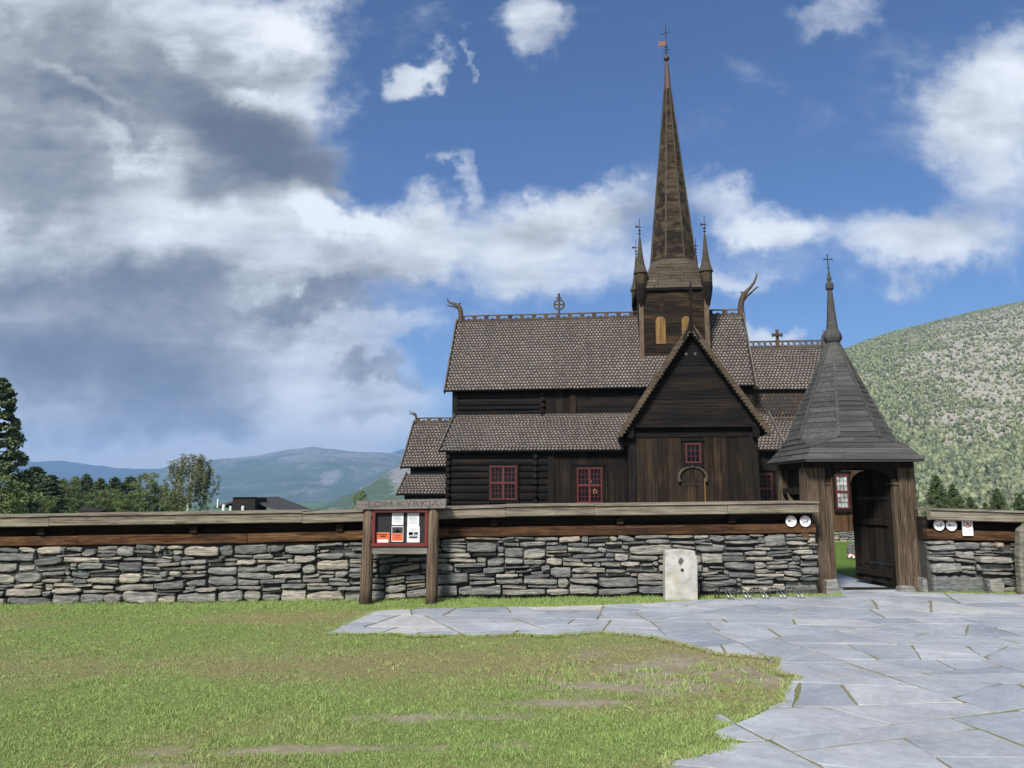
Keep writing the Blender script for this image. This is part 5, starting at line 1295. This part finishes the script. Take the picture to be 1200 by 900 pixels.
for (nm, kind, sd, u, v, y, wd, lab, rz) in (
    ('spruce_tree', 'spruce', 1, 1, 441, 44, 1.22, 'tall dark conical tree rising highest at the left end', .3),
    ('leafy_tree', 'bush', 2, 14, 549, 40, 1.55, 'dark bushy tree at the foot of the tall conical tree', 1.0),
    ('spruce_tree', 'spruce', 1, 50, 546, 74, 2.33, 'dark pointed tree just right of the tall conical tree', 1.9),
    ('spruce_tree', 'spruce', 3, 34, 555, 66, 2.33, 'dark rounded conifer between the tall tree and the pointed tree', .2),
    ('spruce_tree', 'spruce', 3, 68, 555, 70, 2.17, 'dull green conifer left of the pale leafy tree', 2.6),
    ('leafy_tree', 'bush', 2, 88, 555, 88, 1.32, 'pale green leafy tree just left of the red cabin', 2.2),
    ('pine_tree', 'pine', 4, 110, 555, 104, 1.71, 'tall thin green pine behind the red cabin', .6),
    ('pine_tree', 'pine', 4, 126, 560, 100, 1.86, 'spreading pine above the right end of the red cabin', 2.0),
    ('pine_tree', 'pine', 5, 143, 559, 96, 2.02, 'yellowish pine in the middle of the tree belt', .9),
    ('leafy_tree', 'bush', 6, 134, 570, 84, 1.55, 'low yellow green bush in front of the middle pines', .4),
    ('pine_tree', 'pine', 5, 161, 558, 98, 2.17, 'bushy pine left of the dark poplar-like tree', 3.2),
    ('leafy_tree', 'bush', 6, 180, 549, 78, 0.96, 'dark narrow leafy tree just left of the drooping birch', 1.7),
    ('leafy_tree', 'bush', 2, 199, 565, 80, 1.24, 'low olive bush at the left foot of the birch', 4.0),
    ('birch_tree', 'birch', 7, 229, 529, 70, 1.75, 'drooping grey green birch rising above the tree belt', .5),
    ('leafy_tree', 'bush', 6, 213, 573, 74, 1.40, 'small dark bush under the birch', 3.0),
    ('leafy_tree', 'bush', 6, 28, 573, 58, 1.7, 'broad dark bush in front of the dark conifers', 2.1),
    ('leafy_tree', 'bush', 2, 62, 577, 62, 1.6, 'low dark bush between the broad dark bush and the pale tree', 5.1),
    ('leafy_tree', 'bush', 6, 158, 576, 72, 1.5, 'low rounded bush left of the dark narrow tree', 5.7),
    ('pine_tree', 'pine', 4, 97, 559, 112, 1.6, 'far pine whose tip shows over the pale leafy tree', 2.9),
    ('pine_tree', 'pine', 5, 84, 561, 110, 1.6, 'far dark pine behind the dull green conifer', 1.2),
    ('leafy_tree', 'bush', 2, 427, 571, 58, .8, 'small lone leafy tree behind the notice board', 1.1)):
    yy = y; xx = px_x(u, yy * 1.01); plant_tree(nm, kind, sd, xx, yy, tall(v, yy, xx), wd, lab, G1, rz)
for (kind, sd, u, v, y, wd, lab, rz) in (
    ('pine', 4, 1093, 556, 50, 1.25, 'tallest dark conifer just right of the gate', .4), ('pine', 5, 1112, 567, 53, 1.35, 'second dark conifer right of the gate, slightly lower', 1.4),
    ('pine', 5, 1131, 582, 56, 1.6, 'lowest dark conifer in the gap between the taller conifers', 2.4), ('pine', 4, 1163, 572, 50, 1.4, 'dark conifer standing alone right of the signs', 3.3), ('pine', 5, 1188, 578, 54, 1.4, 'dark conifer above the standing slate slab', 4.4), ('pine', 4, 1148, 588, 60, 1.5, 'tiny conifer tip left of the lone dark conifer', 5.0)):
    xx = px_x(u, y); plant_tree('pine_tree', kind, sd, xx, y, tall(v, y, xx), wd, lab, G2, rz)

# ------------------------------------------------------------------ far buildings
def house():
    y = 58; x0, x1 = px_x(257, y), px_x(340, y); g0 = gz(x0, y)
    root = empty('dark_house', ((x0 + x1) / 2, y, g0)); tag(root, 'low dark house with grey sloping roof beyond the wall', 'house'); hw = (x1 - x0) / 2
    top = tall(584, y, x0) - .1
    b_ = MB(); b_.box(-hw + .3, hw - .3, 0, 7, -.3, top - 1.2); b_.build('wall', 'tar_v', root)
    r = MB(); r.hexa([(-hw, -.5, top - .75), (-.3, -.5, top - .05), (-.3, 7.5, top - .05), (-hw, 7.5, top - .75)], [(-hw, -.5, top - .62), (-.3, -.5, top + .1), (-.3, 7.5, top + .1), (-hw, 7.5, top - .62)])
    r.hexa([(-.3, -.5, top - .05), (hw, -.5, top - 1.15), (hw, 7.5, top - 1.15), (-.3, 7.5, top - .05)], [(-.3, -.5, top + .1), (hw, -.5, top - 1.0), (hw, 7.5, top - 1.0), (-.3, 7.5, top + .1)]); ro = r.build('roof', 'gate_roof', root)
    c = MB(); c.box(-1.0, .65, -1.2, 1.5, top - 1.6, top + .04); c.build('dormer', 'under', root)
    c = MB(); c.bbox(-.95, .7, -1.28, -1.0, top + .042, top + .1, .01); c.build('roof', 'tar_h', root)
    for (x, z0, z1, w_) in ((-2.0, -.95, -.35, .12), (-1.55, -1.15, -.75, .25), (-1.05, -1.15, -.85, .18), (-.15, -1.15, -.85, .22)):
        v = MB(); v.lathe((x, -1.4, top + .28), [(w_ * .5, z0), (w_ * .5, z1), (w_ * .36, z1 + .03)], 8); v.build('roof_vent', 'paper', root)
house()
def cabin():
    y = 82; x = px_x(112, y); root = empty('red_cabin', (x, y, gz(x, y))); tag(root, 'small red cabin half hidden among the pines', 'cabin'); t = tall(596, y, x) - .1
    b_ = MB(); b_.box(-1.0, 1.0, 0, 2, 0, t - .25); b_.build('wall', 'red', root); b_ = MB(); b_.prism([(-.3, t - .3), (2.3, t - .3), (1, t)], 'x', -1.2, 1.2); b_.build('roof', 'under', root)
    b_ = MB(); b_.box(-.9, -.6, -.02, -.005, t - .9, t - .5); b_.build('window', 'white', root)
cabin()

# ------------------------------------------------------------------ hills
def interp_h(xr, pts): return np.interp(xr, [p[0] for p in pts], [p[1] for p in pts])
def terrain(name, x0, x1, y0, y1, nx, ny, fn, mat, rocky=None):
    X, Y = np.meshgrid(np.linspace(x0, x1, nx), np.linspace(y0, y1, ny)); Z = fn(X, Y); V = np.stack([X.ravel(), Y.ravel(), Z.ravel()], 1)
    I = (np.arange(ny - 1)[:, None] * nx + np.arange(nx - 1)[None, :]).ravel(); F = np.stack([I, I + 1, I + nx + 1, I + nx], 1)
    return np_mesh(name, V, F, mat, {'rocky': (rocky(V[:, 0], V[:, 1], V[:, 2]) if rocky is not None else np.zeros(len(V)))}, 'structure', True)
# right hill: crest height per direction (x/y), slope rising from 380 m to its crest near 1050 m
def right_hill(X, Y):
    r = X / np.maximum(Y, 1)
    crest = interp_h(r, [(-.05, -60), (.05, 20), (.15, 70), (.25, 115), (.36, 170), (.42, 198), (.4644, 217), (.51, 234), (.57, 251), (.63, 266), (.69, 279), (.8, 300), (1.0, 320), (1.4, 380)])
    t = ss(0, 1, (Y - 360) / 740) * .55 + np.clip((Y - 360) / 740, 0, 1) * .45
    z = -20 + (crest + 20) * t * np.clip(1 + (Y - 1100) / 5000, 1, 1.1)
    n = (fbm(X / 160, Y / 160, 5, 90) - .5) * 34 * np.clip(t * (1 - t) * 4, 0, 1) + (fbm(X / 30, Y / 30, 4, 93) - .5) * 7 * (.25 + .75 * np.clip((1 - t) * 3, 0, 1))
    return z + n
def rocky_f(x, y, z): 
    e = z / np.maximum(y, 1) ; r = x / np.maximum(y, 1)
    return 1.05 * ss(.04, .16, e) * ss(.42, .62, r) * (1 - .3 * ss(.6, .75, e)) - .45 * (1 - ss(.02, .10, e)) + .12
terrain('right_hill', -200, 1700, 340, 1300, 260, 200, right_hill, 'hill', rocky_f)
def hill_trees():
    N = 190000; y = 370 + 760 * rng.random(N); r = rng.uniform(.33, .84, N); x = r * y
    z = right_hill(x, y); e = z / y
    rock = np.clip(rocky_f(x, y, z), -1, 1)
    m = fbm(x / 55, y / 75, 4, 120) + .35 * (fbm(x / 16, y / 16, 2, 130) - .5)
    band = np.exp(-((r - (.50 + .35 * (.17 - e) * 1.0)) / .05) ** 2) * .22 + .25 * (ss(.195, .225, e - .18 * (r - .46)))
    dens = np.clip(.42 - .36 * rock + (m - .5) * 2.4 + band, .2, .8)
    k = rng.random(N) < dens * (.55 + .45 * (y / 1000)); x, y, z, rock = x[k], y[k], z[k], rock[k]; n = len(x)
    h = (.9 + 3.6 * rng.random(n) ** 2.2) * (1.15 - .2 * ss(600, 1000, y)) * (1 - .35 * ss(.2, .7, rock)); w = h * rng.uniform(.26, .60, n)
    # a crown of crumpled leaf shells: 2 rings + tip
    k8 = 6; ang = np.arange(k8) / k8 * 2 * np.pi
    rings = [(.02, .55), (.30, 1.0), (.66, .82), (.90, .42)]
    V = np.empty((n, len(rings) * k8 + 1, 3))
    for i, (t, q) in enumerate(rings):
        jr = rng.uniform(.45, 1.5, (n, k8)); a = ang[None] + rng.uniform(0, 1, (n, 1)); 
        V[:, i * k8:(i + 1) * k8, 0] = x[:, None] + w[:, None] * q * jr * np.cos(a); V[:, i * k8:(i + 1) * k8, 1] = y[:, None] + w[:, None] * q * jr * np.sin(a)
        V[:, i * k8:(i + 1) * k8, 2] = (z + h * t)[:, None] + rng.normal(0, .07, (n, k8)) * h[:, None]
    V[:, -1] = np.stack([x, y, z + h], 1); T = len(rings) * k8 + 1
    f = []
    for i in range(len(rings) - 1):
        for j in range(k8):
            a, b_, c, d = i * k8 + j, i * k8 + (j + 1) % k8, (i + 1) * k8 + (j + 1) % k8, (i + 1) * k8 + j; f += [(a, b_, c), (a, c, d)]
    for j in range(k8): f.append(((len(rings) - 1) * k8 + j, (len(rings) - 1) * k8 + (j + 1) % k8, T - 1))
    F = (np.array(f)[None] + (np.arange(n) * T)[:, None, None]).reshape(-1, 3)
    np_mesh('hillside_forest', V.reshape(-1, 3), F, 'leaf_hill', None, 'stuff')
hill_trees()
def sky_row(v):
    dy = -(v - 450) / 900; return (math.sin(PITCH) + dy * math.cos(PITCH)) / (math.cos(PITCH) - dy * math.sin(PITCH))
def mountain(prof, y0, y1, seed, amp):
    pts = [((u - 600) / 900, sky_row(v)) for u, v in prof]
    def fn(X, Y):
        r = X / np.maximum(Y, 1); e = interp_h(r, pts); t = np.clip((Y - y0) / (y1 - y0), 0, 1); t = t * .6 + t * t * (3 - 2 * t) * .4
        H = e * y1
        n = (fbm(X / (amp * 4), Y / (amp * 4), 5, seed) - .5) * amp * .8 * np.clip(t * (1.02 - t) * 4, 0, 1)
        rid = (fbm(X / (amp * 1.2), Y / (amp * 1.2), 4, seed + 9) - .5) * amp * .30 * np.clip(t * 3, .1, 1)
        return -45 + (H + 45) * t + n + rid
    return fn
terrain('far_range', -9200, 3500, 6400, 9400, 240, 90, mountain([(-700, 520), (-300, 530), (-60, 545), (0, 541), (40, 541), (75, 539), (100, 545), (130, 547), (172, 550), (220, 553), (300, 550), (420, 538), (475, 528), (520, 530), (700, 540), (1000, 560)], 6500, 9000, 200, 260), 'far')
terrain('left_mountain', -7800, 2900, 4000, 7200, 260, 110, mountain([(-500, 600), (60, 598), (120, 582), (165, 560), (205, 548), (250, 540), (300, 534), (340, 527), (370, 525), (400, 529), (440, 531), (475, 534), (520, 545), (620, 570), (800, 595)], 4100, 6800, 220, 260), 'mount', lambda x, y, z: 1.0 * np.exp(-((x / y + .233 - (z / y - .022) * .5) / .007) ** 2 - ((z / y - .021) / .008) ** 2) + .25 * ss(.03, .055, z / y))
terrain('valley_slope', -900, 1200, 1350, 2700, 200, 100, mountain([(200, 606), (330, 602), (380, 597), (420, 578), (450, 556), (480, 536), (520, 520), (700, 500), (900, 490), (1100, 480)], 1400, 2500, 240, 90), 'mount', lambda x, y, z: .75 * np.exp(-((x / y + .142) / .012) ** 2 - ((z / y - .022) / .012) ** 2))

# ------------------------------------------------------------------ air
hz = MB(); hz.box(-9600, 9600, -70, 9700, -62, 640); hzo = hz.build('haze', 'under'); hzo['kind'] = 'stuff'
m = bpy.data.materials.new('air'); m.use_nodes = True; nt = m.node_tree; nt.nodes.clear()
out = nt.nodes.new('ShaderNodeOutputMaterial'); pv = nt.nodes.new('ShaderNodeVolumePrincipled'); pv.inputs['Color'].default_value = (.33, .57, .97, 1); pv.inputs["Density"].default_value = 1.35e-4; pv.inputs['Anisotropy'].default_value = 0
nt.links.new(pv.outputs[0], out.inputs['Volume']); hzo.data.materials.clear(); hzo.data.materials.append(m)

# ------------------------------------------------------------------ sky and sun
SUN_EL, SUN_AZ = 43, 206      # azimuth clockwise from +Y: behind the camera and to its left
world = bpy.data.worlds.new('World'); scene.world = world; world.use_nodes = True
nt = world.node_tree; nt.nodes.clear()
out = nt.nodes.new('ShaderNodeOutputWorld'); bg = nt.nodes.new('ShaderNodeBackground'); nt.links.new(bg.outputs[0], out.inputs[0])
sky = nt.nodes.new('ShaderNodeTexSky'); sky.sky_type = 'NISHITA'; sky.sun_disc = False; sky.sun_elevation = R(SUN_EL); sky.sun_rotation = R(SUN_AZ); sky.air_density = 1.0; sky.dust_density = .6; sky.ozone_density = 2.0; sky.altitude = 380
SKY_S = .07; bg.inputs['Strength'].default_value = SKY_S
tc = nt.nodes.new('ShaderNodeTexCoord'); sx = nt.nodes.new('ShaderNodeSeparateXYZ'); nt.links.new(tc.outputs['Generated'], sx.inputs[0])
yy = math_(nt, 'MAXIMUM', math_(nt, 'ABSOLUTE', sx.outputs[1]), .12)
ca_ = math_(nt, 'DIVIDE', sx.outputs[0], yy); cb_ = math_(nt, 'DIVIDE', sx.outputs[2], yy)
cv = nt.nodes.new('ShaderNodeCombineXYZ'); nt.links.new(ca_, cv.inputs[0]); nt.links.new(cb_, cv.inputs[1]); nt.links.new(math_(nt, 'SIGN', sx.outputs[1]), cv.inputs[2])
P0 = cv.outputs[0]
def sk_noise(scale, sc, det, rough, dist=0, off=(0, 0, 0), rot=0):
    mp = nt.nodes.new('ShaderNodeMapping'); mp.inputs['Scale'].default_value = sc; mp.inputs['Location'].default_value = off; mp.inputs['Rotation'].default_value = (0, 0, rot); nt.links.new(P0, mp.inputs[0])
    return noise(nt, mp.outputs[0], scale, det, rough, dist).outputs[0]
# wispy warp of the positions
wn = nt.nodes.new('ShaderNodeTexNoise'); wn.inputs['Scale'].default_value = 5.5; wn.inputs['Detail'].default_value = 6; wn.inputs['Roughness'].default_value = .62; nt.links.new(P0, wn.inputs['Vector'])
wv = nt.nodes.new('ShaderNodeVectorMath'); wv.operation = 'SUBTRACT'; nt.links.new(wn.outputs['Color'], wv.inputs[0]); wv.inputs[1].default_value = (.5, .5, .5)
ws = nt.nodes.new('ShaderNodeVectorMath'); ws.operation = 'SCALE'; ws.inputs['Scale'].default_value = .22; nt.links.new(wv.outputs[0], ws.inputs[0])
wp = nt.nodes.new('ShaderNodeVectorMath'); wp.operation = 'ADD'; nt.links.new(P0, wp.inputs[0]); nt.links.new(ws.outputs[0], wp.inputs[1])
flat = nt.nodes.new('ShaderNodeVectorMath'); flat.operation = 'MULTIPLY'; flat.inputs[1].default_value = (1, 1, 0); nt.links.new(wp.outputs[0], flat.inputs[0]); PW = flat.outputs[0]
def dirpx(u, v):
    dx = (u - 600) / 900; dy = -(v - 450) / 900; y = math.cos(PITCH) - dy * math.sin(PITCH); return dx / y, (math.sin(PITCH) + dy * math.cos(PITCH)) / y
ws2 = nt.nodes.new('ShaderNodeVectorMath'); ws2.operation = 'SCALE'; ws2.inputs['Scale'].default_value = .11; nt.links.new(wv.outputs[0], ws2.inputs[0])
wp2 = nt.nodes.new('ShaderNodeVectorMath'); wp2.operation = 'ADD'; nt.links.new(P0, wp2.inputs[0]); nt.links.new(ws2.outputs[0], wp2.inputs[1])
fl2 = nt.nodes.new('ShaderNodeVectorMath'); fl2.operation = 'MULTIPLY'; fl2.inputs[1].default_value = (1, 1, 0); nt.links.new(wp2.outputs[0], fl2.inputs[0]); PW2 = fl2.outputs[0]
def blob(u, v, rx, ry, ang=0, s=1.0, soft=1.0, pw=None):
    """a soft elliptical bank of cloud in a direction of the sky"""
    a, b_ = dirpx(u, v); mp = nt.nodes.new('ShaderNodeMapping'); mp.vector_type = 'TEXTURE'; mp.inputs['Location'].default_value = (a, b_, 0); mp.inputs['Rotation'].default_value = (0, 0, R(ang)); mp.inputs['Scale'].default_value = (rx / 900, ry / 900, 1)
    nt.links.new(pw or PW, mp.inputs[0]); ln = nt.nodes.new('ShaderNodeVectorMath'); ln.operation = 'LENGTH'; nt.links.new(mp.outputs[0], ln.inputs[0])
    mr = nt.nodes.new('ShaderNodeMapRange'); mr.interpolation_type = 'SMOOTHERSTEP'; mr.inputs[1].default_value = 1.25; mr.inputs[2].default_value = .15; mr.inputs[3].default_value = 0; mr.inputs[4].default_value = s; nt.links.new(ln.outputs['Value'], mr.inputs[0]); return mr.outputs[0]
def total(bl, op='ADD'):
    o = bl[0]
    for b_ in bl[1:]: o = math_(nt, op, o, b_)
    return o
cover_b = [blob(90, 300, 400, 330, 0, 1.1), blob(60, 60, 420, 230, 0, 1.0), blob(280, 90, 150, 150, 0, .75), blob(300, 205, 130, 60, 0, .8), blob(110, 490, 400, 140, 0, 1.1), blob(420, 520, 190, 50, 0, .55),
    blob(350, 285, 190, 80, -6, .85), blob(450, 275, 110, 55, 0, .75), blob(385, 380, 120, 60, -10, .62), blob(430, 455, 110, 55, 0, .72), blob(590, 265, 120, 70, 0, .82), blob(700, 255, 110, 60, 0, .68), blob(650, 320, 120, 30, 0, .35),
    blob(865, 245, 110, 42, -4, .62), blob(900, 270, 100, 34, 0, .6), blob(500, 92, 62, 24, 35, .85), blob(536, 204, 36, 20, -40, .55), blob(640, 30, 46, 62, -20, .68), blob(556, 78, 9, 28, -10, .5), blob(985, 22, 85, 36, 8, .5),
    blob(1150, 140, 110, 105, 20, .92), blob(1215, 60, 110, 90, 0, .7), blob(1090, 285, 140, 62, 0, .95), blob(1190, 230, 110, 50, 0, .55), blob(915, 396, 70, 22, 0, .8), blob(490, 380, 60, 30, 0, .3), blob(845, 330, 90, 22, 0, .3), blob(900, 310, 190, 60, 0, .3), blob(720, 330, 160, 50, 0, .3), blob(400, 210, 40, 14, -15, .5)]
cov = total(cover_b)
nA = sk_noise(3.2, (1, 1.5, 1), 9, .6, .3); nB = sk_noise(11, (1, 1.25, 1), 8, .62, .2)
gen = math_(nt, 'MULTIPLY', math_(nt, 'GREATER_THAN', .0, sx.outputs[1]), .45)   # broken cloud over the rest of the sky, behind us
cov = math_(nt, 'ADD', cov, math_(nt, 'ADD', gen, math_(nt, 'ADD', math_(nt, 'MULTIPLY', math_(nt, 'SUBTRACT', nA, .5), 1.0), math_(nt, 'MULTIPLY', math_(nt, 'SUBTRACT', nB, .5), .8))))
nV = sk_noise(4.0, (1, 2.6, 1), 9, .66, .8, (11, 4, 0), .25)
cov = math_(nt, 'ADD', cov, math_(nt, 'MULTIPLY', math_(nt, 'SUBTRACT', nV, .48), .75))
al = nt.nodes.new('ShaderNodeMapRange'); al.interpolation_type = 'SMOOTHSTEP'; al.inputs[1].default_value = .08; al.inputs[2].default_value = 1.05; nt.links.new(cov, al.inputs[0])
dark_b = [blob(325, 178, 165, 56, -24, .85, 1, PW2), blob(280, 222, 110, 40, -8, .6, 1, PW2), blob(60, 90, 260, 150, 0, .3), blob(250, 130, 200, 60, -25, .3, 1, PW2), blob(60, 345, 230, 90, 0, .36), blob(210, 348, 280, 44, -5, .5), blob(390, 357, 130, 22, 0, .45), blob(110, 435, 330, 75, 0, .6), blob(60, 210, 130, 60, -20, .35), blob(110, 130, 140, 45, -25, .28),
    blob(320, 80, 90, 40, -20, .15), blob(745, 262, 85, 40, 0, .5), blob(330, 490, 170, 26, 0, .2), blob(450, 430, 80, 18, -5, .5), blob(30, 60, 160, 60, 0, .2), blob(1120, 335, 90, 22, 0, .22), blob(470, 330, 90, 22, 0, .25)]
light_b = [blob(100, 545, 330, 34, 0, .6), blob(380, 520, 240, 40, 0, .5), blob(60, 470, 110, 24, 0, .15), blob(330, 425, 130, 40, -5, .3), blob(90, 105, 90, 16, -35, .4), blob(200, 60, 45, 30, -30, .35), blob(330, 40, 70, 60, 0, .35), blob(290, 110, 70, 22, -25, .4), blob(380, 245, 110, 30, -8, .45), blob(120, 165, 70, 18, -30, .3), blob(320, 470, 80, 40, 0, .3), blob(180, 190, 60, 30, -30, .2)]
nC = sk_noise(2.6, (1, 2.0, 1), 9, .6, .5, (3, 1, 0), -.15); nD = sk_noise(8, (1, 1.8, 1), 8, .6, .3, (7, 2, 0))
gr = math_(nt, 'SUBTRACT', total(dark_b), total(light_b))
nS = sk_noise(3.0, (1, 5.5, 1), 8, .62, .6, (2, 5, 0), .12)
thick = math_(nt, 'MULTIPLY', math_(nt, 'SUBTRACT', cov, .7), .18)
gr = math_(nt, 'ADD', math_(nt, 'ADD', gr, .16), math_(nt, 'ADD', math_(nt, 'ADD', math_(nt, 'MULTIPLY', math_(nt, 'SUBTRACT', nC, .5), 1.0), math_(nt, 'MULTIPLY', math_(nt, 'SUBTRACT', nD, .5), .95)), thick))
CB = .76 / SKY_S
gr = math_(nt, 'ADD', math_(nt, 'MULTIPLY', gr, .72), math_(nt, 'ADD', math_(nt, 'MULTIPLY', math_(nt, 'SUBTRACT', nB, .5), .25), math_(nt, 'MULTIPLY', math_(nt, 'SUBTRACT', nS, .5), .55)))
crp = ramp(nt, gr, [(0.0, (.82, .86, .91)), (.18, (.63, .675, .735)), (.38, (.43, .455, .495)), (.56, (.29, .31, .345)), (.76, (.185, .21, .255)), (1.0, (.12, .142, .185))])
cc = nt.nodes.new('ShaderNodeVectorMath'); cc.operation = 'SCALE'; cc.inputs['Scale'].default_value = CB; nt.links.new(crp.outputs[0], cc.inputs[0])
SKYTINT = nt.nodes.new('ShaderNodeVectorMath'); SKYTINT.operation = 'MULTIPLY'; SKYTINT.inputs[1].default_value = (.61, .79, 1.06); nt.links.new(sky.outputs[0], SKYTINT.inputs[0])
fin = mix(nt, al.outputs[0], SKYTINT.outputs[0], cc.outputs[0]); nt.links.new(fin, bg.inputs['Color'])

sd = bpy.data.lights.new('sun', 'SUN'); sd.energy = 4.2; sd.angle = R(12); sd.color = (1, .96, .9); so_ = bpy.data.objects.new('sun', sd); col.objects.link(so_)
az, el = R(SUN_AZ), R(SUN_EL); sv = Vector((math.sin(az) * math.cos(el), math.cos(az) * math.cos(el), math.sin(el))); so_.rotation_euler = sv.to_track_quat('Z', 'Y').to_euler()

cd = bpy.data.cameras.new('camera'); cam = bpy.data.objects.new('camera', cd); col.objects.link(cam); scene.camera = cam
cd.sensor_width = 36; cd.lens = 27; cd.clip_start = .1; cd.clip_end = 30000
cam.location = (0, 0, EZ); cam.rotation_euler = (R(90) + PITCH, 0, 0)
vs = scene.view_settings; vs.view_transform = 'Standard'; vs.look = 'None'; vs.exposure = 0.6; vs.gamma = 1
cy = scene.cycles; cy.max_bounces = 6; cy.diffuse_bounces = 3; cy.glossy_bounces = 2; cy.transmission_bounces = 2; cy.volume_bounces = 0
cy.use_denoising = True
try: cy.denoiser = 'OPENIMAGEDENOISE'
except Exception: pass
